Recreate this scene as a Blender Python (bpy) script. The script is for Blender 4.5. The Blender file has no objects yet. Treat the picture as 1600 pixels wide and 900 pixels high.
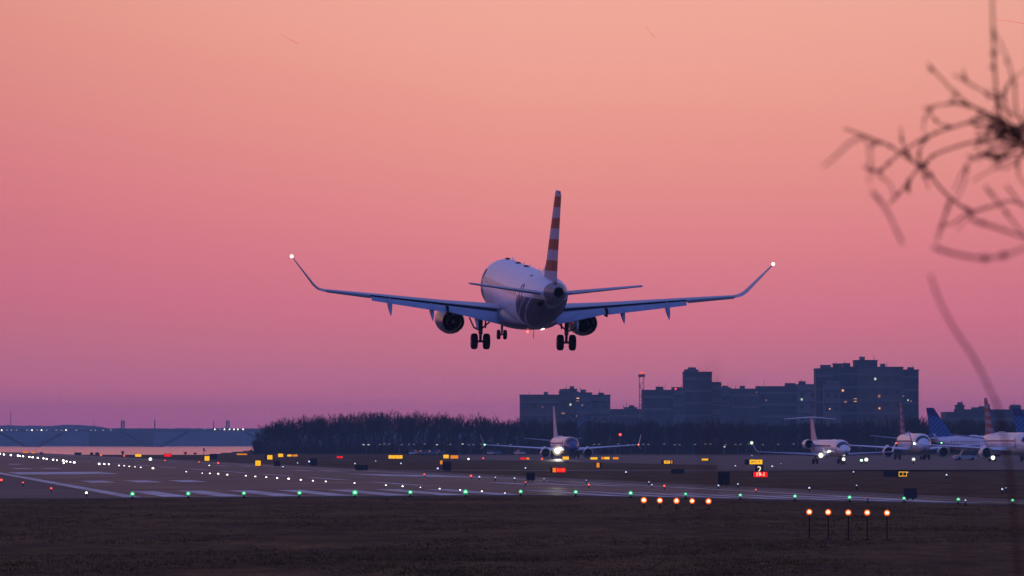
import bpy, math, random
from mathutils import Vector, Matrix, noise
rad = math.radians
random.seed(7)
sc = bpy.context.scene
col = sc.collection

# ------------------------------------------------------------------ camera
F = 10000.0            # focal length in photo pixels (1600 wide)
HY = 692.5             # row of the true horizon
CZ = 2.85
PITCH = math.atan((HY - 450) / F)
cam_d = bpy.data.cameras.new('camera'); cam = bpy.data.objects.new('camera', cam_d); col.objects.link(cam)
cam_d.sensor_width = 36; cam_d.lens = 36 * F / 1600
cam_d.clip_start = 0.5; cam_d.clip_end = 60000
cam.location = (0, 0, CZ); cam.rotation_euler = (rad(90) + PITCH, 0, 0)
cam_d.dof.use_dof = True; cam_d.dof.focus_distance = 385; cam_d.dof.aperture_fstop = 29
sc.camera = cam

# ------------------------------------------------------------------ world: dawn sky
SUN_EL, SUN_AZ = 2.0, 100.0      # the sun sits just at the horizon, to the left
w = bpy.data.worlds.new('World'); sc.world = w; w.use_nodes = True
nt = w.node_tree; nt.nodes.clear()
def N(nt, t, **k):
    n = nt.nodes.new(t)
    for a, b in k.items(): setattr(n, a, b)
    return n
def L(nt, a, b): nt.links.new(a, b)
def s2l(c):
    return tuple(((v / 255) / 12.92 if v / 255 <= .04045 else (((v / 255) + .055) / 1.055) ** 2.4) for v in c)
out = N(nt, 'ShaderNodeOutputWorld'); bg = N(nt, 'ShaderNodeBackground'); L(nt, bg.outputs[0], out.inputs[0])
tc = N(nt, 'ShaderNodeTexCoord'); sep = N(nt, 'ShaderNodeSeparateXYZ'); L(nt, tc.outputs['Generated'], sep.inputs[0])
def M(nt, op, a, b=None, c=None, clamp=False):
    n = N(nt, 'ShaderNodeMath', operation=op, use_clamp=clamp)
    for i, v in enumerate((a, b, c)):
        if v is None: continue
        if isinstance(v, (int, float)): n.inputs[i].default_value = v
        else: L(nt, v, n.inputs[i])
    return n.outputs[0]
# the coloured bands of the dawn sky lean: they stand a little lower to the right of the sun side
zz = M(nt, 'MULTIPLY', sep.outputs[2], M(nt, 'MULTIPLY_ADD', M(nt, 'MAXIMUM', M(nt, 'MINIMUM', sep.outputs[0], 0.0), -.10), 3.3, 1.0))
zz = M(nt, 'MAXIMUM', zz, 0.0)
t = M(nt, 'SQRT', zz)
ramp = N(nt, 'ShaderNodeValToRGB'); L(nt, t, ramp.inputs[0])
HAZE = 1.0e-4; HJ = (.055, .070, .225)     # the haze built below, and the light it scatters: the far sky is seen through it
SKY = []
for z_, c_ in [(0.0, (149, 88, 140)), (.0020, (153, 90, 141)), (.0045, (158, 94, 139)), (.0070, (165, 99, 139)), (.0095, (173, 104, 139)), (.014, (189, 109, 137)), (.019, (202, 113, 138)), (.026, (212, 121, 138)),
       (.033, (221, 131, 138)), (.041, (227, 142, 140)), (.049, (232, 151, 142)), (.058, (237, 161, 148)), (.07, (240, 169, 153)),
       (.11, (232, 163, 150)), (.18, (170, 138, 160)), (.30, (136, 130, 176)), (.5, (110, 120, 184)), (1.0, (90, 108, 186))]:
    T_ = math.exp(-HAZE * min(9500, 59 / max(z_, 1e-4))); lc = s2l(c_)
    SKY.append((z_, tuple(max(0, (lc[k] - (1 - T_) * HJ[k]) / T_) for k in range(3))))
cr = ramp.color_ramp
while len(cr.elements) < len(SKY): cr.elements.new(0.5)
for e, (p, c) in zip(cr.elements, SKY):
    pass
for i, (p, c) in enumerate(SKY): cr.elements[i].position = i / 100
for i in reversed(range(len(SKY))): cr.elements[i].position = math.sqrt(SKY[i][0])
for i, (p, c) in enumerate(SKY): cr.elements[i].color = (*c, 1)
# the twilight arch is brightest straight ahead and falls off gently to both sides
fx = M(nt, 'SUBTRACT', sep.outputs[0], .015); fall = M(nt, 'SUBTRACT', 1.0, M(nt, 'MINIMUM', M(nt, 'MULTIPLY', M(nt, 'MULTIPLY', fx, fx), 11.0), .14))
sky_c = N(nt, 'ShaderNodeVectorMath', operation='SCALE'); L(nt, ramp.outputs[0], sky_c.inputs[0]); L(nt, fall, sky_c.inputs['Scale'])
# glow round the rising sun, low on the left
dx, dy = -math.sin(rad(SUN_AZ)), math.cos(rad(SUN_AZ))
dot = M(nt, 'ADD', M(nt, 'MULTIPLY', sep.outputs[0], dx), M(nt, 'MULTIPLY', sep.outputs[1], dy))
az = N(nt, 'ShaderNodeMapRange', interpolation_type='SMOOTHSTEP'); L(nt, dot, az.inputs[0]); az.inputs[1].default_value = .25; az.inputs[2].default_value = 1.0
elv = N(nt, 'ShaderNodeMapRange', interpolation_type='SMOOTHSTEP'); L(nt, sep.outputs[2], elv.inputs[0])
elv.inputs[1].default_value = .32; elv.inputs[2].default_value = 0.02
g = M(nt, 'MULTIPLY', az.outputs[0], elv.outputs[0])
mixg = N(nt, 'ShaderNodeMixRGB', blend_type='ADD'); L(nt, g, mixg.inputs[0]); L(nt, ramp.outputs[0], mixg.inputs[1])
mixg.inputs[2].default_value = (0.50, 0.18, 0.15, 1)
# below the horizon: dark
below = N(nt, 'ShaderNodeMapRange'); L(nt, sep.outputs[2], below.inputs[0]); below.inputs[1].default_value = -.02; below.inputs[2].default_value = -.002
mixb = N(nt, 'ShaderNodeMixRGB'); L(nt, below.outputs[0], mixb.inputs[0]); mixb.inputs[1].default_value = (.02, .018, .03, 1); 
rear = N(nt, 'ShaderNodeMapRange', interpolation_type='SMOOTHSTEP'); L(nt, sep.outputs[1], rear.inputs[0]); rear.inputs[1].default_value = .55; rear.inputs[2].default_value = -.35
mixr = N(nt, 'ShaderNodeMixRGB'); relv = N(nt, 'ShaderNodeMapRange', interpolation_type='SMOOTHSTEP'); L(nt, sep.outputs[2], relv.inputs[0]); relv.inputs[1].default_value = .95; relv.inputs[2].default_value = .45
L(nt, M(nt, 'MULTIPLY', rear.outputs[0], relv.outputs[0]), mixr.inputs[0]); L(nt, sky_c.outputs[0], mixr.inputs[1]); rcol = N(nt, 'ShaderNodeValToRGB'); L(nt, M(nt, 'MAXIMUM', sep.outputs[2], 0.0), rcol.inputs[0]); rcol.color_ramp.elements[0].position = .04; rcol.color_ramp.elements[0].color = (.055, .075, .25, 1)
rcol.color_ramp.elements[1].position = .38; rcol.color_ramp.elements[1].color = (.165, .235, .74, 1); L(nt, rcol.outputs[0], mixr.inputs[2])
L(nt, mixr.outputs[0], mixg.inputs[1])
L(nt, mixg.outputs[0], mixb.inputs[2])
L(nt, mixb.outputs[0], bg.inputs[0]); bg.inputs[1].default_value = 1.0

sun_d = bpy.data.lights.new('sun', 'SUN'); sun = bpy.data.objects.new('sun', sun_d); col.objects.link(sun)
sun_d.energy = 0.07; sun_d.angle = rad(12); sun_d.color = (1, .44, .42)
sv = Vector((dx * math.cos(rad(4)), dy * math.cos(rad(4)), math.sin(rad(4))))
sun.rotation_euler = sv.to_track_quat('Z', 'Y').to_euler()

sc.view_settings.view_transform = 'Standard'; sc.view_settings.look = 'None'; sc.view_settings.gamma = 1
sc.view_settings.exposure = 0; sc.view_settings.use_curve_mapping = False
sc.render.engine = 'CYCLES'
sc.cycles.use_denoising = True
sc.cycles.max_bounces = 5; sc.cycles.diffuse_bounces = 2; sc.cycles.glossy_bounces = 3; sc.cycles.volume_bounces = 0
sc.cycles.transparent_max_bounces = 8
sc.cycles.sample_clamp_indirect = 2.0; sc.cycles.caustics_reflective = False; sc.cycles.caustics_refractive = False

# ------------------------------------------------------------------ materials
MATS = {}
def mat(name, base=(.5, .5, .5), rough=.5, metal=0., spec=.5, noise_amt=.12, noise_scale=3., bump=0., bscale=20., coat=0., stretch=(1, 1, 1)):
    if name in MATS: return MATS[name]
    m = bpy.data.materials.new(name); m.use_nodes = True; nt = m.node_tree
    b = nt.nodes['Principled BSDF']
    b.inputs['Roughness'].default_value = rough; b.inputs['Metallic'].default_value = metal
    b.inputs['Specular IOR Level'].default_value = spec; b.inputs['Coat Weight'].default_value = coat
    tc = N(nt, 'ShaderNodeTexCoord'); mp = N(nt, 'ShaderNodeMapping'); mp.inputs['Scale'].default_value = stretch
    L(nt, tc.outputs['Object'], mp.inputs[0])
    nz = N(nt, 'ShaderNodeTexNoise'); nz.inputs['Scale'].default_value = noise_scale; nz.inputs['Detail'].default_value = 6
    L(nt, mp.outputs[0], nz.inputs['Vector'])
    mr = N(nt, 'ShaderNodeMapRange'); L(nt, nz.outputs[0], mr.inputs[0]); mr.inputs[1].default_value = .3; mr.inputs[2].default_value = .7
    mx = N(nt, 'ShaderNodeMixRGB'); L(nt, mr.outputs[0], mx.inputs[0])
    mx.inputs[1].default_value = (*[c * (1 - noise_amt) for c in base], 1); mx.inputs[2].default_value = (*[min(1, c * (1 + noise_amt)) for c in base], 1)
    L(nt, mx.outputs[0], b.inputs['Base Color'])
    if bump:
        n2 = N(nt, 'ShaderNodeTexNoise'); n2.inputs['Scale'].default_value = bscale; n2.inputs['Detail'].default_value = 5; L(nt, mp.outputs[0], n2.inputs['Vector'])
        bp = N(nt, 'ShaderNodeBump'); bp.inputs['Strength'].default_value = bump; L(nt, n2.outputs[0], bp.inputs['Height']); L(nt, bp.outputs[0], b.inputs['Normal'])
    MATS[name] = m
    return m
def emis(name, colr, strength, alpha=1.0, sample=False):
    if name in MATS: return MATS[name]
    m = bpy.data.materials.new(name); m.use_nodes = True; nt = m.node_tree; nt.nodes.clear()
    o = N(nt, 'ShaderNodeOutputMaterial'); e = N(nt, 'ShaderNodeEmission'); e.inputs[0].default_value = (*colr, 1); e.inputs[1].default_value = strength
    if alpha < 1:
        tr = N(nt, 'ShaderNodeBsdfTransparent'); mx = N(nt, 'ShaderNodeMixShader'); mx.inputs[0].default_value = alpha
        L(nt, tr.outputs[0], mx.inputs[1]); L(nt, e.outputs[0], mx.inputs[2]); L(nt, mx.outputs[0], o.inputs[0])
    else: L(nt, e.outputs[0], o.inputs[0])
    if not sample: m.cycles.emission_sampling = 'NONE'
    MATS[name] = m
    return m

# ------------------------------------------------------------------ mesh builder
class MB:
    def __init__(s): s.v = []; s.f = []
    def add(s, vs, fs):
        o = len(s.v); s.v += [tuple(p) for p in vs]; s.f += [tuple(i + o for i in f) for f in fs]
    def box(s, c, size, rz=0., taper=1.):
        cx, cy, cz = c; a, b, h = (q / 2 for q in size); co, si = math.cos(rz), math.sin(rz)
        vs = []
        for z, k in ((-h, 1), (h, taper)):
            for x, y in ((-a, -b), (a, -b), (a, b), (-a, b)):
                x *= k; y *= k
                vs.append((cx + x * co - y * si, cy + x * si + y * co, cz + z))
        s.add(vs, [(0, 3, 2, 1), (4, 5, 6, 7), (0, 1, 5, 4), (1, 2, 6, 5), (2, 3, 7, 6), (3, 0, 4, 7)])
    def loft(s, rings, cap=True):
        n = len(rings[0]); vs = [p for r in rings for p in r]; fs = []
        for i in range(len(rings) - 1):
            for j in range(n):
                fs.append((i * n + j, i * n + (j + 1) % n, (i + 1) * n + (j + 1) % n, (i + 1) * n + j))
        if cap:
            fs.append(tuple(reversed(range(n)))); fs.append(tuple(range((len(rings) - 1) * n, len(rings) * n)))
        s.add(vs, fs)
    def tube(s, pts, r, n=6, cap=True):
        pts = [Vector(p) for p in pts]
        if not isinstance(r, (list, tuple)): r = [r] * len(pts)
        rings = []
        for i, p in enumerate(pts):
            d = (pts[min(i + 1, len(pts) - 1)] - pts[max(i - 1, 0)])
            d = d.normalized() if d.length > 1e-9 else Vector((0, 0, 1))
            a = Vector((0, 0, 1)) if abs(d.z) < .9 else Vector((0, 1, 0))
            u = d.cross(a).normalized(); v = d.cross(u)
            rings.append([p + (u * math.cos(2 * math.pi * k / n) + v * math.sin(2 * math.pi * k / n)) * r[i] for k in range(n)])
        s.loft(rings, cap)
    def lathe(s, prof, c=(0, 0, 0), axis='x', n=24, close=False):
        # prof: list of (along, radius)
        rings = []
        for a, r in prof:
            ring = []
            for k in range(n):
                t = 2 * math.pi * k / n; p, q = r * math.cos(t), r * math.sin(t)
                if axis == 'x': ring.append((c[0] + a, c[1] + p, c[2] + q))
                elif axis == 'y': ring.append((c[0] + p, c[1] + a, c[2] + q))
                else: ring.append((c[0] + p, c[1] + q, c[2] + a))
            rings.append(ring)
        if close: rings.append(rings[0])
        s.loft(rings, not close)
    def sphere(s, c, r, n=10, sx=1, sy=1, sz=1):
        m = n // 2 + 1; prof = []
        rings = []
        for i in range(m + 1):
            t = math.pi * (i + .02) / (m + .04); z, q = -math.cos(t) * r, math.sin(t) * r
            rings.append([(c[0] + q * math.cos(2 * math.pi * k / n) * sx, c[1] + q * math.sin(2 * math.pi * k / n) * sy, c[2] + z * sz) for k in range(n)])
        s.loft(rings, True)
    def build(s, name, m, parent=None, smooth=False, loc=None):
        me = bpy.data.meshes.new(name); me.from_pydata(s.v, [], s.f); me.update()
        if isinstance(m, str): m = MATS[m]
        me.materials.append(m)
        if smooth:
            me.polygons.foreach_set('use_smooth', [True] * len(me.polygons))
            try: me.set_sharp_from_angle(angle=rad(40))
            except Exception: pass
        o = bpy.data.objects.new(name, me); col.objects.link(o)
        if parent: o.parent = parent
        if loc is not None: o.location = loc
        return o
def tag(o, label=None, cat=None, group=None, kind=None):
    if label: o['label'] = label
    if cat: o['category'] = cat
    if group: o['group'] = group
    if kind: o['kind'] = kind
    return o
def empty(name, loc=(0, 0, 0), rot=(0, 0, 0), **k):
    o = bpy.data.objects.new(name, None); col.objects.link(o); o.location = loc; o.rotation_euler = rot; o.empty_display_size = .1
    return tag(o, **k)
KIDS = {}
def copy_tree(o, parent=None):
    c = o.copy(); col.objects.link(c)
    if parent: c.parent = parent
    kids = KIDS.get(o.name)
    if kids is None: kids = KIDS[o.name] = [q for q in col.objects if q.parent == o]
    for ch in kids: copy_tree(ch, c)
    return c
def setcopy(o, label, group, loc, rz=0):
    o['label'] = label
    if group: o['group'] = group
    o.location = loc; o.rotation_euler = (0, 0, rz)
    return o
ONES = 'zeroth first second third fourth fifth sixth seventh eighth ninth tenth eleventh twelfth thirteenth fourteenth fifteenth sixteenth seventeenth eighteenth nineteenth'.split()
TENS = {2: 'twent', 3: 'thirt', 4: 'fort', 5: 'fift', 6: 'sixt'}
def ordn(i):
    if i < 20: return ONES[i]
    a, b = divmod(i, 10)
    return TENS[a] + ('ieth' if b == 0 else 'y-' + ONES[b])

# ------------------------------------------------------------------ terrain
PSI = rad(6.05)
RD = Vector((-math.sin(PSI), math.cos(PSI))); RU = Vector((math.cos(PSI), math.sin(PSI))); T0 = Vector((1.73, 346.0))
def uv(x, y):
    d = Vector((x, y)) - T0
    return d.dot(RU), d.dot(RD)
def cl(x, a=0., b=1.): return max(a, min(b, x))
def sm(x): x = cl(x); return x * x * (3 - 2 * x)
SHORE = 1900.0
def terr(x, y):
    u, v = uv(x, y)
    z = -.12 * cl(-u / 23) - .06 * cl((-u - 23) / 40) if u < 0 else -.5 * cl(u / 25) - .05 * cl((u - 25) / 30)
    r = math.hypot(x, y)
    if r < 60: z += 1.25 * sm((60 - r) / 45)
    return z
def xshore(y): return -92 - (y - SHORE) * .03
def ray(px, py):
    v = Vector(((px - 800) / F, 1, (450 - py) / F))
    return Matrix.Rotation(PITCH, 3, 'X') @ v
def at(px, py, h=0.):
    r = ray(px, py); z = 0
    for _ in range(12):
        k = (z + h - CZ) / r.z; z = terr(r.x * k, r.y * k)
    k = (z + h - CZ) / r.z
    return Vector((r.x * k, r.y * k, z))
def atd(px, py, d):     # the point on that line of sight at distance d
    r = ray(px, py); return Vector((0, 0, CZ)) + r * (d / r.y)
def gd(px, d):          # ground point at column px and distance d
    x = (px - 800) / F * d; return Vector((x, d, terr(x, d)))
def R2W(u, v, h=0.):
    p = T0 + RU * u + RD * v; return Vector((p.x, p.y, terr(p.x, p.y) + h))

# ground sheet: polar grid round the viewer, finer where the airfield lies
def grass_mat():
    m = bpy.data.materials.new('dry_grass'); m.use_nodes = True; nt = m.node_tree; b = nt.nodes['Principled BSDF']
    b.inputs['Roughness'].default_value = .95; b.inputs['Specular IOR Level'].default_value = .1
    tc = N(nt, 'ShaderNodeTexCoord')
    def nz(sx, sy, sc_, det):
        mp = N(nt, 'ShaderNodeMapping'); mp.inputs['Scale'].default_value = (sx, sy, 1); L(nt, tc.outputs['Object'], mp.inputs[0])
        n = N(nt, 'ShaderNodeTexNoise'); n.inputs['Scale'].default_value = sc_; n.inputs['Detail'].default_value = det; n.inputs['Roughness'].default_value = .65
        L(nt, mp.outputs[0], n.inputs['Vector']); return n.outputs[0]
    big, mid, fine = nz(1, .5, .10, 4), nz(1, .22, .9, 5), nz(1, .12, 7., 4)
    r1 = N(nt, 'ShaderNodeValToRGB'); L(nt, big, r1.inputs[0])
    r1.color_ramp.elements[0].position = .35; r1.color_ramp.elements[0].color = (.050, .026, .008, 1)
    r1.color_ramp.elements[1].position = .68; r1.color_ramp.elements[1].color = (.132, .070, .022, 1)
    r2 = N(nt, 'ShaderNodeMapRange'); L(nt, mid, r2.inputs[0]); r2.inputs[1].default_value = .3; r2.inputs[2].default_value = .7; r2.inputs[3].default_value = .5; r2.inputs[4].default_value = 1.5
    r3 = N(nt, 'ShaderNodeMapRange'); L(nt, fine, r3.inputs[0]); r3.inputs[1].default_value = .3; r3.inputs[2].default_value = .7; r3.inputs[3].default_value = .6; r3.inputs[4].default_value = 1.4
    q = M(nt, 'MULTIPLY', r2.outputs[0], r3.outputs[0])
    mx = N(nt, 'ShaderNodeVectorMath', operation='SCALE'); L(nt, r1.outputs[0], mx.inputs[0]); L(nt, q, mx.inputs['Scale'])
    L(nt, mx.outputs[0], b.inputs['Base Color'])
    bp = N(nt, 'ShaderNodeBump'); bp.inputs['Strength'].default_value = .6; bp.inputs['Distance'].default_value = .3; L(nt, M(nt, 'ADD', mid, fine), bp.inputs['Height']); L(nt, bp.outputs[0], b.inputs['Normal'])
    MATS['dry_grass'] = m
grass_mat()
def build_ground():
    angs = []
    a = -180.
    while a < 180 - 1e-6:
        angs.append(a); a += .1 if -7 <= a < 7 else (.5 if -14 <= a < 14 else 4.)
    rs = [2.]
    while rs[-1] < 8800: rs.append(rs[-1] * (1.03 if rs[-1] > 100 else 1.12) if rs[-1] < 1800 or rs[-1] > 2000 else rs[-1] + 15)
    vs = [(0, 0, terr(0, 0))]; fs = []
    for r in rs:
        for a in angs:
            x, y = r * math.sin(rad(a)), r * math.cos(rad(a)); u, v = uv(x, y); z = terr(x, y)
            if y > SHORE + 6 * noise.noise((x * .01, 0, 0)) and x < xshore(y): z = -1.6
            if -24 < u < 26 and 14 < v < 2100: z -= .15
            z += .05 * noise.noise((x * .2, y * .1, 0)) if 70 < r < 340 else 0
            vs.append((x, y, z))
    n = len(angs)
    for j in range(n): fs.append((0, 1 + (j + 1) % n, 1 + j))
    for i in range(len(rs) - 1):
        o = 1 + i * n
        for j in range(n): fs.append((o + j, o + (j + 1) % n, o + n + (j + 1) % n, o + n + j))
    b = MB(); b.v = vs; b.f = fs
    o = b.build('ground', MATS['dry_grass'], smooth=False)
    tag(o, kind='structure')
build_ground()

# grass tufts of the near field
def build_tufts():
    vs, fs = [], []
    rnd = random.Random(3)
    for i in range(26000):
        d = 134 / (1 - rnd.random() * .60); px = rnd.uniform(-30, 1630)
        x = (px - 800) / F * d
        if uv(x, d)[1] > -.7: continue
        if noise.noise((x * .12, d * .04, 2)) + .25 * noise.noise((x * .9, d * .3, 2)) < -.08 + rnd.uniform(-.1, .1): continue
        z = terr(x, d) - .03; h = rnd.uniform(.04, .10) * (1.5 if rnd.random() < .06 else 1)
        for k in range(3):
            a = rnd.uniform(0, 6.28); lx, ly = math.cos(a) * h * .5, math.sin(a) * h * .5; wv = rnd.uniform(.01, .025)
            o = len(vs); qx, qy = x + rnd.uniform(-.1, .1), d + rnd.uniform(-.1, .1)
            vs += [(qx - wv, qy, z), (qx + wv, qy, z), (qx, qy + wv, z), (qx + lx, qy + ly, z + h)]
            fs += [(o, o + 1, o + 3), (o + 1, o + 2, o + 3), (o + 2, o, o + 3)]
    b = MB(); b.v = vs; b.f = fs
    tag(b.build('grass', mat('straw', (.135, .075, .026), .9, spec=.1, noise_amt=.5, noise_scale=.4)), 'tufts of dry brown grass in the foreground field', 'grass', kind='stuff')
build_tufts()

# ------------------------------------------------------------------ paved sheets
def paved_mat(name, base, rough, streak=.3, spec=.4):
    m = bpy.data.materials.new(name); m.use_nodes = True; nt = m.node_tree; b = nt.nodes['Principled BSDF']
    b.inputs['Specular IOR Level'].default_value = spec
    tc = N(nt, 'ShaderNodeTexCoord'); mp = N(nt, 'ShaderNodeMapping'); L(nt, tc.outputs['Object'], mp.inputs[0]); mp.inputs['Rotation'].default_value = (0, 0, -PSI); mp.inputs['Scale'].default_value = (1, .03, 1)
    n1 = N(nt, 'ShaderNodeTexNoise'); n1.inputs['Scale'].default_value = .5; n1.inputs['Detail'].default_value = 6; L(nt, mp.outputs[0], n1.inputs['Vector'])
    n2 = N(nt, 'ShaderNodeTexNoise'); n2.inputs['Scale'].default_value = .12; n2.inputs['Detail'].default_value = 7; L(nt, tc.outputs['Object'], n2.inputs['Vector'])
    q = M(nt, 'ADD', n1.outputs[0], n2.outputs[0])
    r = N(nt, 'ShaderNodeMapRange'); L(nt, q, r.inputs[0]); r.inputs[1].default_value = .7; r.inputs[2].default_value = 1.3
    mx = N(nt, 'ShaderNodeMixRGB'); L(nt, r.outputs[0], mx.inputs[0]); mx.inputs[1].default_value = (*[c * (1 - streak) for c in base], 1); mx.inputs[2].default_value = (*[c * (1 + streak) for c in base], 1)
    L(nt, mx.outputs[0], b.inputs['Base Color'])
    r2 = N(nt, 'ShaderNodeMapRange'); L(nt, n2.outputs[0], r2.inputs[0]); r2.inputs[1].default_value = .3; r2.inputs[2].default_value = .7; r2.inputs[3].default_value = rough - .08; r2.inputs[4].default_value = rough + .12
    L(nt, r2.outputs[0], b.inputs['Roughness'])
    MATS[name] = m
paved_mat('runway_asphalt', (.042, .022, .012), .52, .5, .22)
paved_mat('taxi_asphalt', (.042, .026, .020), .65)
paved_mat('runway_paint', (.55, .50, .46), .6, .4)
paved_mat('yellow_paint', (.5, .36, .06), .6, .35)
def rsheet(u0, u1, v0, v1, h, b, du=None, dv=20):
    us = [u0] + [c for c in (-63, -23, 0, 25, 55) if u0 < c < u1] + [u1]
    n = max(1, int((v1 - v0) / dv)); o = len(b.v)
    if v0 < 0:     # the near edge slopes down into the turf
        for u in us: b.v.append(tuple(R2W(u, v0 - .5, -.06)))
        n += 1
    for i in range(n + 1 - (v0 < 0)):
        for u in us:
            p = R2W(u, v0 + (v1 - v0) * i / (n - (v0 < 0)), h); b.v.append(tuple(p))
    k = len(us)
    for i in range(n):
        for j in range(k - 1): b.f.append((o + i * k + j, o + i * k + j + 1, o + (i + 1) * k + j + 1, o + (i + 1) * k + j))
b = MB(); rsheet(-23, 25, -.5, 1990, .06, b); tag(b.build('runway', 'runway_asphalt'), kind='structure')
b = MB(); rsheet(-66, -23, -.5, 1500, .045, b); tag(b.build('runway_shoulder', 'taxi_asphalt'), kind='structure')
b = MB(); rsheet(25, 31, -.5, 1990, .045, b); tag(b.build('runway_shoulder', 'taxi_asphalt'), kind='structure')
def fsheet(pts, h):     # a flat polygon (px, distance) resting on level ground
    b = MB(); P = []
    for px, d in pts:
        p = gd(px, d); P.append((p.x, p.y, -.55 + h))
    b.add(P, [tuple(range(len(P)))]); return b
tag(fsheet([(1120, 800), (1800, 740), (1800, 1000), (1120, 960)], .05).build('taxiway', 'taxi_asphalt'), kind='structure')
tag(fsheet([(700, 1330), (1130, 960.5), (1800, 1000.5), (1800, 1700), (700, 1800)], .054).build('apron', 'taxi_asphalt'), kind='structure')
b = MB(); rsheet(31, 120, 420, 452, .05, b); tag(b.build('taxiway', 'taxi_asphalt'), kind='structure')
b = MB(); rsheet(31, 200, 900, 930, .05, b); tag(b.build('taxiway', 'taxi_asphalt'), kind='structure')
# painted markings
mk = MB(); H = .066
rsheet(-22.6, -21.7, 0, 1900, H, mk); rsheet(23.2, 24.1, 0, 1900, H, mk)
for i in range(15):
    u = -19.7 + i * 3.0
    if i == 7: continue
    rsheet(u - .75, u + .75, 1.5, 44, H, mk, dv=22)
v = 80
while v < 1850:
    rsheet(-.45 + .6, .45 + .6, v, v + 36.6, H, mk); v += 61
for sgn in (-1, 1):
    for u in (12.3, 15.7, 19.1): rsheet(min(sgn * u - .9, sgn * u + .9) + .6, sgn * u + 1.5, 126, 149, H, mk)
    rsheet(sgn * 17 - 4.6 + .6, sgn * 17 + 4.6 + .6, 250, 296, H, mk)
    for u in (14.2, 17.5): rsheet(sgn * u - .9 + .6, sgn * u + .9 + .6, 372, 395, H, mk)
    for u in (14.2, 17.5): rsheet(sgn * u - .9 + .6, sgn * u + .9 + .6, 520, 543, H, mk)
    rsheet(sgn * 15 - .9 + .6, sgn * 15 + .9 + .6, 670, 693, H, mk)
tag(mk.build('runway_markings', 'runway_paint'), kind='structure')
mk = MB(); rsheet(26.2, 26.6, 0, 1500, .056, mk); rsheet(-40, -39.6, 0, 1200, .056, mk)
for s in (0,):
    rsheet(33, 118, 435, 435.5, .057, mk, dv=30)
tag(mk.build('taxiway_markings', 'yellow_paint'), kind='structure')

# ------------------------------------------------------------------ water
m = bpy.data.materials.new('river_water'); m.use_nodes = True; nt = m.node_tree; b_ = nt.nodes['Principled BSDF']
b_.inputs['Base Color'].default_value = (.02, .025, .04, 1); b_.inputs['Roughness'].default_value = .12; b_.inputs['IOR'].default_value = 1.6
tc = N(nt, 'ShaderNodeTexCoord'); mp = N(nt, 'ShaderNodeMapping'); mp.inputs['Scale'].default_value = (1, .6, 1); L(nt, tc.outputs['Object'], mp.inputs[0])
nz = N(nt, 'ShaderNodeTexNoise'); nz.inputs['Scale'].default_value = .7; nz.inputs['Detail'].default_value = 5; L(nt, mp.outputs[0], nz.inputs['Vector'])
bp = N(nt, 'ShaderNodeBump'); bp.inputs['Strength'].default_value = .16; bp.inputs['Distance'].default_value = .3; L(nt, nz.outputs[0], bp.inputs['Height']); L(nt, bp.outputs[0], b_.inputs['Normal'])
MATS['river_water'] = m
b = MB(); b.add([(-6000, SHORE - 12, -.62), (-60, SHORE - 12, -.62), (-200, 7000, -.62), (-6000, 7000, -.62)], [(0, 1, 2, 3)])
tag(b.build('river', 'river_water'), kind='structure')

# ------------------------------------------------------------------ far hills
def hills(name, prof, d, depth, m):
    b = MB(); rings = []
    n = len(prof)
    for px, py in prof:
        x = (px - 800) / F * d; h = CZ + (HY - py) / F * d
        rings.append([(x, d, -2), (x, d + depth * .35, h * .8), (x, d + depth * .6, h), (x, d + depth, -2)])
    b.loft(rings)
    return tag(b.build(name, m, smooth=True), kind='structure')
mat('far_wood', (.05, .08, .11), .95, spec=.05, noise_amt=.4, noise_scale=.02)  # base pushed blue, painting distance haze into the hills
prof = []
px = -900
while px < 2500:
    base = 667.5
    base -= 4.6 * sm((128 - px) / 40) + 1.2 * math.exp(-((px - 70) / 25) ** 2)
    base += 1.6 * noise.noise((px * .03, 1, 0)) + 1.2 * noise.noise((px * .21, 4, 0)) + .5 * noise.noise((px * .7, 4, 0))
    prof.append((px, base)); px += 3
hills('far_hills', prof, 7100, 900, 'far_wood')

# ------------------------------------------------------------------ aircraft
mat('white_paint', (.74, .78, .86), .32, spec=.5, noise_amt=.05, noise_scale=.8, coat=.3)
mat('wing_grey', (.33, .38, .50), .42, metal=.1, noise_amt=.12, noise_scale=1.2, stretch=(1, .3, 1))
mat('flap_grey', (.25, .31, .44), .45, metal=.1, noise_amt=.12, noise_scale=2)
mat('dark_metal', (.035, .035, .04), .45, metal=.4, noise_amt=.3)
mat('gear_metal', (.09, .09, .10), .45, metal=.4, noise_amt=.3)
mat('tyre_rubber', (.012, .012, .013), .8, spec=.2)
mat('soot_black', (.008, .008, .009), .7, spec=.2)
mat('bare_metal', (.42, .41, .42), .28, metal=.9, noise_amt=.15)
mat('cockpit_glass', (.012, .014, .02), .08, spec=.6)
mat('window_glass', (.02, .022, .03), .15, spec=.5)
mat('panel_line', (.09, .10, .13), .5)
emis('strobe_white', (1, .93, .82), 14); emis('strobe_glow', (1, .80, .62), 2.2, .45)
emis('green_nav', (.25, 1, .45), 5); emis('red_nav', (1, .10, .06), 5); emis('landing_lamp', (1, .95, .80), 9); emis('landing_glow', (1, .80, .50), .8, .35)

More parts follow.
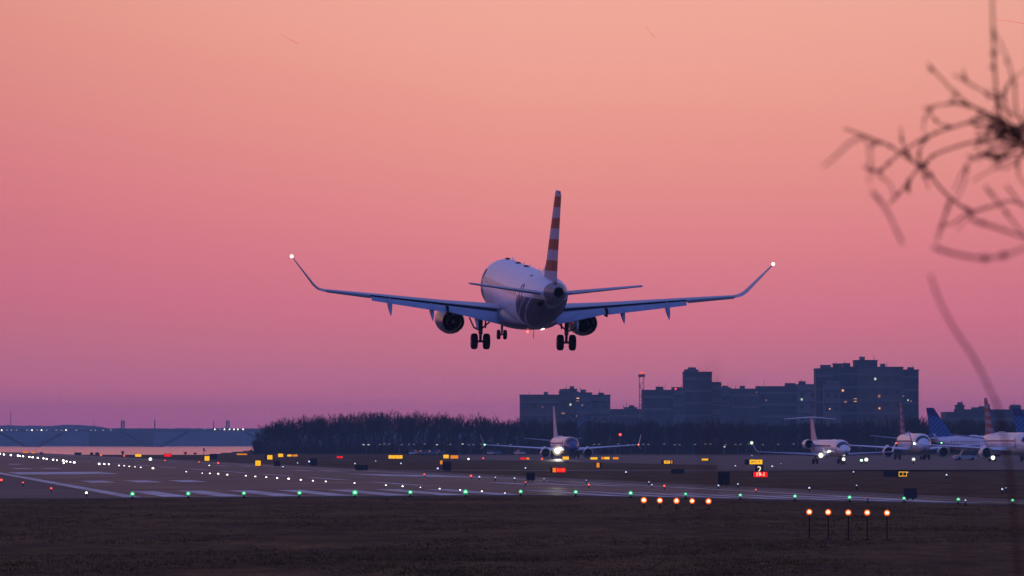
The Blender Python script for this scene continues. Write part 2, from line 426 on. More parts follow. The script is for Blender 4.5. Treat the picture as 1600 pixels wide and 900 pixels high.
def band_mat(name, stops, period, kz, ks, base=None, zone=None, rough=.3, coat=.3):
    """paint with straight bands: phase = (kz*z + ks*x)/period; stops = [(pos, colour)...]"""
    m = bpy.data.materials.new(name); m.use_nodes = True; nt = m.node_tree; b = nt.nodes['Principled BSDF']
    b.inputs['Roughness'].default_value = rough; b.inputs['Coat Weight'].default_value = coat; b.inputs['Specular IOR Level'].default_value = .2 if coat == 0 and rough >= .5 else .5
    tc = N(nt, 'ShaderNodeTexCoord'); sp = N(nt, 'ShaderNodeSeparateXYZ'); L(nt, tc.outputs['Object'], sp.inputs[0])
    ph = M(nt, 'FRACT', M(nt, 'DIVIDE', M(nt, 'ADD', M(nt, 'MULTIPLY', sp.outputs[2], kz), M(nt, 'MULTIPLY', sp.outputs[0], ks)), period))
    r = N(nt, 'ShaderNodeValToRGB'); r.color_ramp.interpolation = 'CONSTANT'; L(nt, ph, r.inputs[0])
    while len(r.color_ramp.elements) < len(stops): r.color_ramp.elements.new(.99)
    for i in reversed(range(len(stops))): r.color_ramp.elements[i].position = stops[i][0]
    for i, (p, c) in enumerate(stops): r.color_ramp.elements[i].color = (*c, 1)
    res = r.outputs[0]
    if zone:     # (function building a mask socket)
        mk_ = zone(nt, sp, tc); mx = N(nt, 'ShaderNodeMixRGB'); L(nt, mk_, mx.inputs[0]); mx.inputs[1].default_value = (*base, 1); L(nt, res, mx.inputs[2]); res = mx.outputs[0]
    nz = N(nt, 'ShaderNodeTexNoise'); nz.inputs['Scale'].default_value = .9; nz.inputs['Detail'].default_value = 5; L(nt, tc.outputs['Object'], nz.inputs['Vector'])
    mr = N(nt, 'ShaderNodeMapRange'); L(nt, nz.outputs[0], mr.inputs[0]); mr.inputs[1].default_value = .3; mr.inputs[2].default_value = .7; mr.inputs[3].default_value = .88; mr.inputs[4].default_value = 1.06
    sc_ = N(nt, 'ShaderNodeVectorMath', operation='SCALE'); L(nt, res, sc_.inputs[0]); L(nt, mr.outputs[0], sc_.inputs['Scale'])
    L(nt, sc_.outputs[0], b.inputs['Base Color']); MATS[name] = m
    return m
RED, PALE, NAVY = (.16, .006, .022), (.25, .30, .46), (.02, .045, .14)
band_mat('striped_fin', [(0, RED), (.5, PALE)], 1.23, 1., .035, rough=.5, coat=0.)
band_mat('striped_fin_small', [(0, RED), (.55, PALE)], 1.35, 1., .05)
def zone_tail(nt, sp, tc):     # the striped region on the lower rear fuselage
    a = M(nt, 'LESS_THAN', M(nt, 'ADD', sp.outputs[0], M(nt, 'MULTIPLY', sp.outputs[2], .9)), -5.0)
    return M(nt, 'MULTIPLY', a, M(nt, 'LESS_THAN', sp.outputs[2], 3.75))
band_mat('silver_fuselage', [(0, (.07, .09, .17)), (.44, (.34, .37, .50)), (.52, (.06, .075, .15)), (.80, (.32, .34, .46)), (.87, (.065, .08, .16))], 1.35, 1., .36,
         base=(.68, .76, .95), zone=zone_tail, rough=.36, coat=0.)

def interp(tab, s):
    for i in range(len(tab) - 1):
        if s <= tab[i + 1][0]: break
    a, b = tab[i], tab[i + 1]; p = tab[max(i - 1, 0)]; q = tab[min(i + 2, len(tab) - 1)]
    h = b[0] - a[0]; t = cl((s - a[0]) / h); res = []
    for k in range(1, len(a)):
        m0 = (b[k] - p[k]) / (b[0] - p[0]) * h if b[0] != p[0] else 0
        m1 = (q[k] - a[k]) / (q[0] - a[0]) * h if q[0] != a[0] else 0
        if i > 0 and a[k] == b[k]: m0 = m1 = 0
        res.append((2 * t ** 3 - 3 * t * t + 1) * a[k] + (t ** 3 - 2 * t * t + t) * m0 + (-2 * t ** 3 + 3 * t * t) * b[k] + (t ** 3 - t * t) * m1)
    return res
def foil(xe, tc_, n=9, x0=0.):
    xs = [x0 + (xe - x0) * (.5 - .5 * math.cos(math.pi * i / n)) if xe > .95 else x0 + (xe - x0) * (i / n) ** 1.6 for i in range(n + 1)]
    yt = lambda x: 5 * tc_ * (.2969 * math.sqrt(max(x, 0)) - .126 * x - .3516 * x * x + .2843 * x ** 3 - .1036 * x ** 4) + .0006
    cam_ = lambda x: .06 * tc_ / .12 * x * (1 - x)
    up = [(x, cam_(x) + yt(x)) for x in xs]; lo = [(x, cam_(x) - yt(x)) for x in xs]
    return up + lo[:0:-1]

class Plane:
    """frame: s = metres aft of the nose, y = metres to port, z = metres above the fuselage axis"""
    def __init__(p, s0, z0): p.s0, p.z0 = s0, z0
    def P(p, s, y, z): return (p.s0 - s, y, z - p.z0)
    def fuselage(p, tab, mt, root, n=40, step=.35, power=2.0, name='fuselage', s_from=None, s_to=None):
        b = MB(); a, e = s_from if s_from is not None else tab[0][0], s_to if s_to is not None else tab[-1][0]
        S = []; s = a
        while s < e - .02: S.append(s); s += step if s > 1.5 else max(.06, s * .25 + .06)
        S.append(e); rings = []
        for s in S:
            zt, zb, hw = interp(tab, s); zc, hh = (zt + zb) / 2, (zt - zb) / 2; r = []
            for k in range(n):
                t = 2 * math.pi * k / n; c, si = math.cos(t), math.sin(t); e_ = 2 / power
                r.append(p.P(s, math.copysign(abs(c) ** e_, c) * hw, zc + math.copysign(abs(si) ** e_, si) * hh))
            rings.append(r)
        b.loft(rings); return b.build(name, mt, root, smooth=True)
    def wing(p, secs, sgn, mt, parent, name, xe=1.0, cap=True, vertical=False, x0=0.):
        b = MB(); rings = []
        for sec in secs:
            y, sl, c, z, tc_ = sec[:5]; tw = math.radians(sec[5]) if len(sec) > 5 else 0; cant = sec[6] if len(sec) > 6 else 0
            xe_ = sec[7] if len(sec) > 7 else xe
            r = []
            for x, h in foil(xe_, tc_, x0=x0):
                x *= c; h *= c; X = x * math.cos(tw) + h * math.sin(tw); Z = h * math.cos(tw) - x * math.sin(tw)
                if vertical: r.append(p.P(sl + X, h if True else 0, z))
                else: r.append(p.P(sl + X, sgn * (y - Z * math.sin(cant)), z + Z * math.cos(cant)))
            rings.append(r)
        if vertical:   # symmetric section
            rings = []
            for sec in secs:
                y, sl, c, z, tc_ = sec[:5]; r = []
                for x, h in foil(xe, tc_, x0=x0): 
                    r.append(p.P(sl + x * c, (h - .06 * tc_ / .12 * x * (1 - x)) * c, z))
                rings.append(r)
        b.loft(rings, cap); return b.build(name, mt, parent, smooth=True)
    def sec_at(p, secs, y):
        for i in range(len(secs) - 1):
            if y <= secs[i + 1][0]: break
        a, b = secs[i], secs[i + 1]; t = (y - a[0]) / (b[0] - a[0])
        return [a[k] + (b[k] - a[k]) * t for k in range(5)]
    def flap(p, secs, y0, y1, sgn, mt, parent, xe, defl, name='flap', drop=.02, ext=1.18, aft=.02, tck=.14):
        b = MB(); rings = []
        for y in (y0, y1):
            dl = math.radians(defl if not isinstance(defl, tuple) else defl[0 if y == y0 else 1])
            _, sl, c, z, tc_ = p.sec_at(secs, y); cf = (1 - xe) * c * ext; hs, hz = sl + (xe + aft) * c, z + (.05 * tc_ / .12 * .25 - drop) * c; r = []
            for x, h in foil(1.0, tck, 8):
                x *= cf; h *= cf
                r.append(p.P(hs + x * math.cos(dl) + h * math.sin(dl), sgn * y, hz + h * math.cos(dl) - x * math.sin(dl)))
            rings.append(r)
        b.loft(rings); return b.build(name, mt, parent, smooth=True)
    def canoe(p, secs, y, sgn, mt, parent, ln=1.7, r=.13, dip=.75, xe=.62, name='flap_fairing'):
        _, sl, c, z, tc_ = p.sec_at(secs, y); s = sl + xe * c; b = MB(); rings = []
        for t, k in ((0, .15), (.25, .8), (.5, 1), (.75, .72), (.92, .35), (1, .06)):
            ss = s + ln * t; dz = -.16 - dip * t ** 1.6; ring = []
            for q in range(10):
                a = 2 * math.pi * q / 10
                ring.append(p.P(ss, sgn * (y + r * k * math.cos(a)), z + dz + (r * 1.9 * k * math.sin(a)) + .12 * k))
            rings.append(ring)
        b.loft(rings); return b.build(name, mt, parent, smooth=True)
    def engine(p, s, y, z, ln, r, root, mt, front=False, pyl=None, rot=0):
        b = MB()
        prof = [(.0, r * .88), (-.04 * ln, r * .95), (-.12 * ln, r), (-.45 * ln, r * 1.02), (-.75 * ln, r * .93), (-ln, r * .78), (-ln, r * .74), (-.8 * ln, r * .80), (-.3 * ln, r * .84), (-.08 * ln, r * .82)]
        b.lathe(prof, p.P(s, y, z), 'x', 28, close=True); e = b.build('engine', mt, root, smooth=True)
        c = MB(); c.lathe([(-.35 * ln, r * .83), (-.36 * ln, r * .83)], p.P(s, y, z), 'x', 24); c.build('fan', 'soot_black', e)
        c = MB(); c.lathe([(-.18 * ln, .02), (-.26 * ln, r * .2), (-.35 * ln, r * .3)], p.P(s, y, z), 'x', 16); c.build('spinner', 'dark_metal', e, smooth=True)
        c = MB(); c.lathe([(-.5 * ln, r * .62), (-.9 * ln, r * .56), (-1.12 * ln, r * .46), (-1.12 * ln, r * .42), (-.9 * ln, r * .45)], p.P(s, y, z), 'x', 24, close=False); c.build('core_nozzle', 'dark_metal', e, smooth=True)
        c = MB(); c.lathe([(-.95 * ln, r * .3), (-1.12 * ln, r * .2), (-1.28 * ln, .02)], p.P(s, y, z), 'x', 16); c.build('exhaust_cone', 'gear_metal', e, smooth=True)
        c = MB(); c.lathe([(.005, r * .86), (.012, r * .9), (-.05 * ln, r * .965), (-.055 * ln, r * .955), (-.05 * ln, r * .83)], p.P(s, y, z), 'x', 28, close=True); c.build('inlet_lip', 'bare_metal', e, smooth=True)
        if pyl:
            c = MB(); pts = pyl; w_ = r * .12
            v = []
            for q in (-w_, w_):
                for (ss, z_) in pts: v.append(p.P(ss, y + q, z_))
            n = len(pts); f = [tuple(range(n)), tuple(reversed(range(n, 2 * n)))] + [(i, (i + 1) % n, n + (i + 1) % n, n + i) for i in range(n)]
            c.add(v, f); c.build('pylon', mt, e)
        return e
    def gear(p, s, y, ztop, zbot, wr, ww, gap, root, brace=None, door=None, fwd=0.):
        t = MB(); t.tube([p.P(s - fwd, y, ztop), p.P(s, y, zbot + wr * 1.9)], .13 * wr / .48, 10); t.tube([p.P(s, y, zbot + wr * 2.2), p.P(s, y, zbot + wr)], .085 * wr / .48, 8)
        t.tube([p.P(s, y - gap / 2, zbot + wr), p.P(s, y + gap / 2, zbot + wr)], .07 * wr / .48, 8)
        t.tube([p.P(s + .05, y, zbot + wr * 2.6), p.P(s + .34, y, zbot + wr * 1.9), p.P(s + .05, y, zbot + wr * 1.1)], .035, 6)
        g = t.build('landing_gear', 'gear_metal', root, smooth=True)
        for q in (-1, 1):
            w_ = MB(); yy = y + q * gap / 2
            w_.lathe([(-ww / 2, wr * .55), (-ww / 2, wr * .82), (-ww * .38, wr * .96), (-ww * .18, wr), (ww * .18, wr), (ww * .38, wr * .96), (ww / 2, wr * .82), (ww / 2, wr * .55)], p.P(s, yy, zbot + wr), 'y', 24)
            w_.build('wheel', 'tyre_rubber', g, smooth=True)
            w_ = MB(); w_.lathe([(-ww / 2 - .012, .02), (-ww / 2 - .012, wr * .3), (-ww * .46, wr * .52), (ww * .46, wr * .52), (ww / 2 + .012, wr * .3), (ww / 2 + .012, .02)], p.P(s, yy, zbot + wr), 'y', 16)
            w_.build('rim', 'gear_metal', g, smooth=True)
        if brace:
            w_ = MB()
            for a, c in brace: w_.tube([p.P(*a), p.P(*c)], .05, 8)
            w_.build('side_brace', 'gear_metal', g, smooth=True)
        if door:
            (s_, y_, z_), (ln, th, ht), rz = door
            w_ = MB(); w_.box(p.P(s_, y_, z_), (ln, th, ht)); w_.build('gear_door', 'wing_grey', g)
        return g
    def lamp(p, c, r, core, glow, parent, name, k=1.7):
        b = MB(); b.sphere(p.P(*c), r, 10); o = b.build(name, core, parent, smooth=True)
        if glow: b = MB(); b.sphere(p.P(*c), r * k, 12); b.build('lamp_halo', glow, parent, smooth=True)  # translucent glowing shell paints the bloom round the lamp
        return o

# ---- the landing regional jet
def landing_jet():
    p = Plane(14.7, -3.38)
    root = empty('airliner', label='twin-engine regional airliner seen from behind, wheels down, landing over the runway', cat='airplane')
    tab = [(0, -.45, -.55, .05), (.15, -.2, -.85, .33), (.5, .12, -1.12, .62), (1.0, .42, -1.32, .87), (1.8, .85, -1.5, 1.13), (2.6, 1.3, -1.6, 1.3), (3.6, 1.55, -1.66, 1.42),
           (5, 1.66, -1.68, 1.5), (6.5, 1.67, -1.68, 1.505), (20.5, 1.67, -1.68, 1.505), (22, 1.67, -1.58, 1.48), (24, 1.66, -1.2, 1.38), (26, 1.62, -.7, 1.22), (28, 1.54, -.14, .98), (29.6, 1.42, .22, .70), (30.7, 1.30, .46, .46), (31.55, 1.16, .68, .25)]
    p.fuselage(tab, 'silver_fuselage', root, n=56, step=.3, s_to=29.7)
    tc_ = p.fuselage(tab, mat('cone_metal', (.14, .15, .21), .4), root, n=40, step=.2, name='tail_cone', s_from=29.7)
    c = MB(); c.lathe([(.02, .30), (-.18, .27), (-.18, .22), (.02, .22)], p.P(31.5, 0, .93), 'x', 20, close=True); c.build('exhaust_pipe', 'soot_black', tc_, smooth=True)
    c = MB(); c.lathe([(-.13, .225), (-.14, .01)], p.P(31.5, 0, .93), 'x', 20); c.build('exhaust_opening', 'soot_black', tc_)
    # belly fairing
    fair = [(9.3, -1.2, -1.62, .5), (10.4, -.95, -1.88, 1.35), (12, -.75, -2.03, 1.72), (15, -.72, -2.08, 1.78), (17.4, -.8, -2.02, 1.68), (19.3, -1.0, -1.86, 1.3), (20.8, -1.3, -1.68, .6)]
    p.fuselage(fair, mat('fairing_paint', (.085, .11, .18), .35, coat=.2), root, n=40, step=.3, power=2.4, name='belly_fairing')
    # cabin windows and doors
    for sg in (1, -1):
        for i in range(21):
            s = 6.2 + i * .80
            if 12.5 < s < 12.6: continue
            zt, zb, hw = interp(tab, s); zc, hh = (zt + zb) / 2, (zt - zb) / 2; b = MB(); ring = []; ring2 = []
            for k in range(12):
                a = 2 * math.pi * k / 12; z = .42 + .19 * math.sin(a); y = hw * math.sqrt(max(0, 1 - ((z - zc) / hh) ** 2))
                ring.append(p.P(s + .13 * math.cos(a), sg * (y - .03), z)); ring2.append(p.P(s + .12 * math.cos(a), sg * (y + .012), z))
            b.loft([ring, ring2] if sg < 0 else [ring2, ring]); b.build('cabin_window', 'window_glass', root)
        for s in (4.9, 24.2):
            b = MB(); pts = []
            for k in range(33):
                a = 2 * math.pi * k / 32; x_ = math.copysign(abs(math.cos(a)) ** .45, math.cos(a)) * .42; z = .12 + math.copysign(abs(math.sin(a)) ** .45, math.sin(a)) * .88
                zt, zb, hw = interp(tab, s + x_); zc, hh = (zt + zb) / 2, (zt - zb) / 2; y = hw * math.sqrt(max(0, 1 - ((z - zc) / hh) ** 2))
                pts.append(p.P(s + x_, sg * (y + .004), z))
            b.tube(pts, .035, 5, cap=False); b.build('door', 'panel_line', root)
    b = MB()
    for k in range(5):   # wrap-round cockpit glass, a strip just proud of the nose
        pass
    rings = []
    for s in (1.55, 1.9, 2.3):
        zt, zb, hw = interp(tab, s); zc, hh = (zt + zb) / 2, (zt - zb) / 2; r = []
        for k in range(13):
            t = rad(18 + 144 * k / 12); r.append(p.P(s, math.cos(t) * (hw + .015), zc + math.sin(t) * (hh + .015)))
        for k in reversed(range(13)):
            t = rad(18 + 144 * k / 12); r.append(p.P(s, math.cos(t) * (hw - .02), zc + math.sin(t) * (hh - .02)))
        rings.append(r)
    b.loft(rings); b.build('cockpit_window', 'cockpit_glass', root, smooth=True)
    # wings
    Z = lambda y: -1.18 + (y - 1.2) * .118
    secs = [(1.2, 10.9, 5.6, Z(1.2), .135), (4.7, 12.75, 3.85, Z(4.7), .12), (9.5, 15.1, 2.5, Z(9.5), .11), (12.3, 16.65, 1.62, Z(12.3), .10)]
    wl = [(12.3, 16.65, 1.62, Z(12.3), .10, 0, 0), (12.65, 16.9, 1.5, Z(12.3) + .10, .10, 0, .35), (12.95, 17.2, 1.35, Z(12.3) + .33, .10, 0, .65), (13.45, 17.75, 1.05, Z(12.3) + .93, .10, 0, .82), (14.32, 18.75, .5, Z(12.3) + 1.98, .09, 0, .82)]
    for sg in (1, -1):
        xe = .72
        wing_secs = [s_ + (0, 0, xe) for s_ in secs[:3]] + [secs[2][:5] + (0, 0, .74)] + [secs[3] + (0, 0, .76)]
        wg = p.wing(secs[:3], sg, 'wing_grey', root, 'wing', xe=xe)
        p.wing([p.sec_at(secs, 9.5), secs[3]], sg, 'wing_grey', wg, 'outer_wing', xe=.76)
        p.wing(wl, sg, 'wing_grey', wg, 'winglet', xe=1.0)
        p.flap(secs, 1.62, 4.72, sg, 'flap_grey', wg, xe, (27, 17), ext=.96, drop=.012, aft=.02)
        p.flap(secs, 4.86, 9.45, sg, 'flap_grey', wg, xe, (19, 17), ext=1.0, drop=.012, aft=.02)
        # aileron painted dark: the shade on its underside is in the colour
        p.flap(secs, 9.55, 12.2, sg, 'dark_metal', wg, .74, 5, name='aileron', ext=1.0, drop=.02, aft=.01, tck=.12)
        for y in (3.0, 5.75, 8.35):
            p.canoe(secs, y, sg, 'flap_grey', wg, ln=2.2 if y < 5 else 1.8, dip=.95 if y < 5 else .78, r=.15)
        b = MB(); pts = []
        for y in (1.7, 4.7, 9.5):
            q = p.sec_at(secs, y); pts.append(p.P(q[1] + (xe + .012) * q[2], sg * y, q[3] + .028 * q[2]))
        b.tube(pts, [.055, .045, .035], 6); b.build('flap_slot_shade', 'soot_black', wg)  # black tube paints the shade in the slot between wing and flap
        b = MB(); q = p.sec_at(secs, 4.79); b.box(p.P(q[1] + q[2] * .86, sg * 4.79, q[3] - .22), (1.0, .1, .5)); b.build('flap_gap_shade', 'soot_black', wg)  # black block paints the shade between the two flaps
        p.lamp((18.95, sg * 14.40, Z(12.3) + 2.08), .068, 'strobe_white', 'strobe_glow', wg, 'strobe_light', 1.65)
        e = p.engine(9.6, sg * 4.05, -1.83, 3.1, .84, root, mat('nacelle_grey', (.10, .115, .17), .32, coat=.2), pyl=[(10.3, -1.12), (13.2, -.75), (14.4, -1.02), (13.6, -1.45), (12.2, -1.3)])
        p.gear(14.7, sg * 2.6, -1.2, -3.38, .48, .38, .74, root, brace=[((14.7, sg * 2.55, -2.15), (14.6, sg * 1.75, -1.45)), ((14.7, sg * 2.75, -2.2), (15.1, sg * 3.05, -2.05)), ((15.1, sg * 3.05, -2.05), (15.2, sg * 3.35, -1.45)), ((14.5, sg * 2.3, -1.4), (14.6, sg * 2.3, -2.1))],
               door=((14.7, sg * 2.82, -1.75), (.7, .04, .85), 0))
    p.gear(3.3, 0, -1.5, -3.40, .30, .21, .40, root, brace=[((3.3, 0, -2.6), (2.5, 0, -1.7))])
    for sg in (1, -1):
        b = MB(); b.box(p.P(3.6, sg * .42, -1.95), (1.0, .04, .5)); b.build('nose_gear_door', 'white_paint', root)
    # tail
    fs = [(0, 24.6, 5.9, 1.35, .075), (0, 26.1, 4.55, 2.6, .08), (0, 29.05, 2.62, 6.45, .075), (0, 29.35, 2.3, 6.72, .07)]
    fin = p.wing(fs, 1, 'striped_fin', root, 'tail_fin', xe=.70, vertical=True)
    p.wing([(0, 24.6, 5.9, 1.35, .075)] + fs[1:3] + [(0, 29.05, 2.6, 6.6, .07)], 1, 'striped_fin', fin, 'rudder', xe=.995, x0=.712, vertical=True)
    b = MB(); b.loft([[p.P(24.8 - 2.6 * k, -.16 * (1 - k) - .01, 1.55), p.P(24.8 - 2.6 * k, .16 * (1 - k) + .01, 1.55), p.P(24.8 - 2.6 * k, 0, 1.72 + .45 * (1 - k) ** 2)] for k in (-.6, 0, .5, 1)]); b.build('dorsal_fin', 'silver_fuselage', root)
    for sg in (1, -1):
        ss = [(.5, 27.2, 2.7, .66, .09), (5.0, 29.55, 1.25, 1.28, .09)]
        st = p.wing(ss, sg, 'wing_grey', root, 'stabilizer', xe=.72)
        p.flap(ss, .95, 4.85, sg, 'flap_grey', st, .72, -4, name='elevator', ext=1.0, drop=0, aft=.01)
    # small things on the skin
    for s, h in ((8.2, .35), (9.0, .28), (14.1, .3), (17.4, .32), (19.2, .22), (21.8, .3)):
        b = MB(); b.box(p.P(s, 0, 1.62 + h / 2), (.22, .035, h), taper=.6); b.build('antenna', 'white_paint', root)
    for s in (5.6, 11.2, 15.5): b = MB(); b.sphere(p.P(s, 0, 1.70), .17, 10, sx=1.6, sz=.4); b.build('antenna_dome', 'dark_metal', root, smooth=True)
    b = MB(); b.box(p.P(20.8, .12, -1.95), (.1, .03, .75), taper=.5); b.build('antenna', 'dark_metal', root)
    b = MB(); b.tube([p.P(23.2 + .5 * math.cos(a), .55 + .14 * math.sin(a * 2), 1.50) for a in (0, .6, 1.2, 1.8, 2.4)], .05, 6); b.build('vent_panel', 'panel_line', root)
    for k in range(2): b = MB(); b.box(p.P(25.6 + k * 3.2, .75, .1), (.5, .3, .22)); b.build('outflow_vent', 'soot_black', root)
    p.lamp((17.6, .1, -2.12), .065, 'red_nav', None, root, 'beacon_light')
    emis('dim_white', (.8, 1, .8), 1.2)
    for s_, y_, r_ in ((18.0, .35, .045),): b = MB(); b.sphere(p.P(s_, y_, -1.93), r_, 8); b.build('inspection_light', 'dim_white', root)
    return root
jet = landing_jet()
jet.location = atd(817.5, 546.8, 384.5)
jet.rotation_euler = (rad(.72), rad(-4.2), rad(90 + 6.6))

# ---- parked and taxiing airliners
def narrowbody(label, group, Lf, R, span, fin_mat, fin_top, winglet=None, zwheel=-3.3, side_mat='white_paint', eng=(11.2, 5.6, -1.75, 1.1), lamps=True, wing_z=-1.3, nose_dark=None, gear_s=None):
    k = Lf / 37.0; s0 = gear_s or .49 * Lf; p = Plane(s0, zwheel)
    root = empty('airliner', label=label, cat='airplane', group=group)
    T = [(0, -.35, -.5, .06), (.2, 0, -.95, .42), (.7, .42, -1.35, .85), (1.4, .85, -1.6, 1.2), (2.4, 1.5, -1.8, 1.55), (3.6, 1.9, -1.95, 1.8), (5.5, 2.0, -2.0, 1.97), (25, 2.0, -2.0, 1.97), (28, 1.98, -1.5, 1.8), (31, 1.85, -.55, 1.35), (34, 1.6, .35, .8), (36.9, 1.25, .75, .2)]
    tab = [(s * k, a * R / 2, b * R / 2, c * R / 2) for s, a, b, c in T]
    p.fuselage(tab, side_mat, root, n=32, step=.6)
    hs = span / 2
    secs = [(1.4, .33 * Lf, 6.6 * k, wing_z, .13), (.36 * hs, .33 * Lf + .36 * hs * .52, 3.9, wing_z + .36 * hs * .07, .12), (hs - .3, .33 * Lf + hs * .51, 1.5, wing_z + hs * .068, .10)]
    for sg in (1, -1):
        wg = p.wing(secs, sg, mat('bright_wing', (.72, .76, .86), .35, noise_amt=.06), root, 'wing')
        q = secs[-1]
        if winglet == 'split':
            p.wing([(q[0], q[1], 1.5, q[3], .1), (q[0] + .35, q[1] + .5, 1.1, q[3] + .5, .1, 0, .9), (q[0] + .9, q[1] + 1.7, .5, q[3] + 2.3, .1, 0, 1.2)], sg, 'white_paint', wg, 'winglet')
            p.wing([(q[0], q[1] + .3, 1.0, q[3], .1), (q[0] + .8, q[1] + 1.3, .4, q[3] - .9, .1, 0, -.7)], sg, 'white_paint', wg, 'winglet')
        elif winglet == 'blended':
            p.wing([(q[0], q[1], 1.5, q[3], .1), (q[0] + .35, q[1] + .4, 1.2, q[3] + .35, .1, 0, .7), (q[0] + .85, q[1] + 1.6, .6, q[3] + 2.4, .1, 0, 1.3)], sg, 'white_paint', wg, 'winglet')
        for y in (.42 * hs, .6 * hs): p.canoe(secs, y, sg, 'wing_grey', wg, ln=2.6, dip=.3, r=.22)
        p.lamp((q[1] + .1, sg * (q[0] + .1), q[3] + .05), .16, 'green_nav' if sg < 0 else 'red_nav', None, wg, 'wingtip_light')
        es, ey, ez, er = eng
        p.engine(es, sg * ey, ez, 3.6, er, root, side_mat, pyl=[(es + .4, ez + er * .9), (es + 2.2, ez + er * 1.35), (es + 5, ez + er * 1.2), (es + 3.8, ez + er * .6)])
        p.gear(s0, sg * 3.0, wing_z, zwheel, .56, .4, .9, root)
        st = [(.6, .875 * Lf, 3.6 * k, .95, .09), (6.2 * k, .875 * Lf + 3.9, 1.5, 1.6, .09)]
        p.wing(st, sg, 'wing_grey', root, 'stabilizer')
        for i in range(26):
            s = (6.5 + i * .86) * k
            b = MB(); b.box(p.P(s, sg * R * .975, .45), (.24, .05, .34)); b.build('cabin_window', 'window_glass', root)
        b = MB(); b.box(p.P(5.2 * k, sg * R * .975, .1), (.06, .06, 1.9)); b.box(p.P(6.0 * k, sg * R * .975, .1), (.06, .06, 1.9)); b.build('door', 'panel_line', root)
    p.gear(.12 * Lf, 0, -1.6, zwheel, .38, .24, .5, root)
    fs = [(0, .76 * Lf, 7.4 * k, 1.6, .09), (0, .80 * Lf, 5.7 * k, 2.8, .09), (0, .80 * Lf + 4.6 * k, 2.1 * k, fin_top, .09)]
    fin = p.wing(fs, 1, fin_mat, root, 'tail_fin', vertical=True, xe=.72)
    p.wing(fs, 1, fin_mat, fin, 'rudder', vertical=True, x0=.735, xe=.995)
    # cockpit glass strip
    rings = []
    for s in (1.75 * k, 2.15 * k, 2.6 * k):
        zt, zb, hw = interp(tab, s); zc, hh = (zt + zb) / 2, (zt - zb) / 2
        rings.append([p.P(s, math.cos(rad(20 + 140 * j / 12)) * (hw + .03), zc + math.sin(rad(20 + 140 * j / 12)) * (hh + .03)) for j in range(13)] +
                     [p.P(s, math.cos(rad(20 + 140 * j / 12)) * (hw - .02), zc + math.sin(rad(20 + 140 * j / 12)) * (hh - .02)) for j in reversed(range(13))])
    b = MB(); b.loft(rings); b.build('cockpit_window', 'cockpit_glass', root, smooth=True)
    b = MB(); b.sphere(p.P(.62 * Lf, 0, R * .98), .8, 12, sx=1.8, sz=.35); b.build('antenna_dome', side_mat, root, smooth=True)
    if nose_dark:
        p.fuselage([(s, a + .012, b - .012, c + .012) for s, a, b, c in tab], nose_dark, root, n=32, step=.4, name='nose_paint', s_from=.0, s_to=4.2 * k)
    return root, p
mat('navy_paint', (.02, .035, .14), .3, coat=.3)
mat('deep_blue_paint', (.035, .06, .26), .3, coat=.3)
# blue fin with pale arcs in its lower part
def globe_zone(nt, sp, tc):
    d = N(nt, 'ShaderNodeVectorMath', operation='DISTANCE'); L(nt, tc.outputs['Object'], d.inputs[0]); d.inputs[1].default_value = (-18.6, 0, 3.4)
    return M(nt, 'LESS_THAN', d.outputs['Value'], 7.0)
band_mat('blue_globe_fin', [(0, (.008, .085, .30)), (.76, (.09, .34, .52)), (.92, (.008, .085, .30))], 1.1, .9, -.75, base=(.006, .022, .13), zone=globe_zone, rough=.6, coat=0.)
band_mat('pale_red_fin', [(0, (.22, .035, .055)), (.5, (.24, .20, .28))], 1.4, 1., .05, rough=.5, coat=0.)
mat('pink_white_fin', (.55, .40, .42), .35)

# taxiing jet with split winglets and its landing light on
j2, p2 = narrowbody('taxiing airliner with split winglets and blue nose, bright landing light on', None, 39.5, 1.88, 35.6, 'pink_white_fin', 8.9, 'split', zwheel=-2.9, nose_dark='deep_blue_paint', eng=(11.8, 4.85, -1.75, 1.12), wing_z=-1.15)
G = gd(880, 1450); j2.location = (G.x, G.y, G.z + .06); j2.rotation_euler = (0, 0, rad(-90 + 6.5))
p2.lamp((12.6, -2.15, -1.25), .62, 'landing_lamp', 'landing_glow', j2, 'landing_light', 1.8)
p2.lamp((12.2, -.9, -1.05), .42, 'landing_lamp', 'landing_glow', j2, 'landing_light', 1.5)
sp = bpy.data.lights.new('landing_beam', 'SPOT'); spo = bpy.data.objects.new('landing_beam', sp); col.objects.link(spo); spo.parent = j2
spo.location = p2.P(11.8, -2.1, -1.25); sp.energy = 9e5; sp.spot_size = rad(2.4); sp.spot_blend = 1; sp.shadow_soft_size = .5; sp.color = (1, .93, .75)
q_ = j2.matrix_basis @ Vector(spo.location); spo.rotation_euler = (j2.matrix_basis.to_3x3().inverted() @ (q_ - Vector((0, 0, 2)))).to_track_quat('Z', 'Y').to_euler()
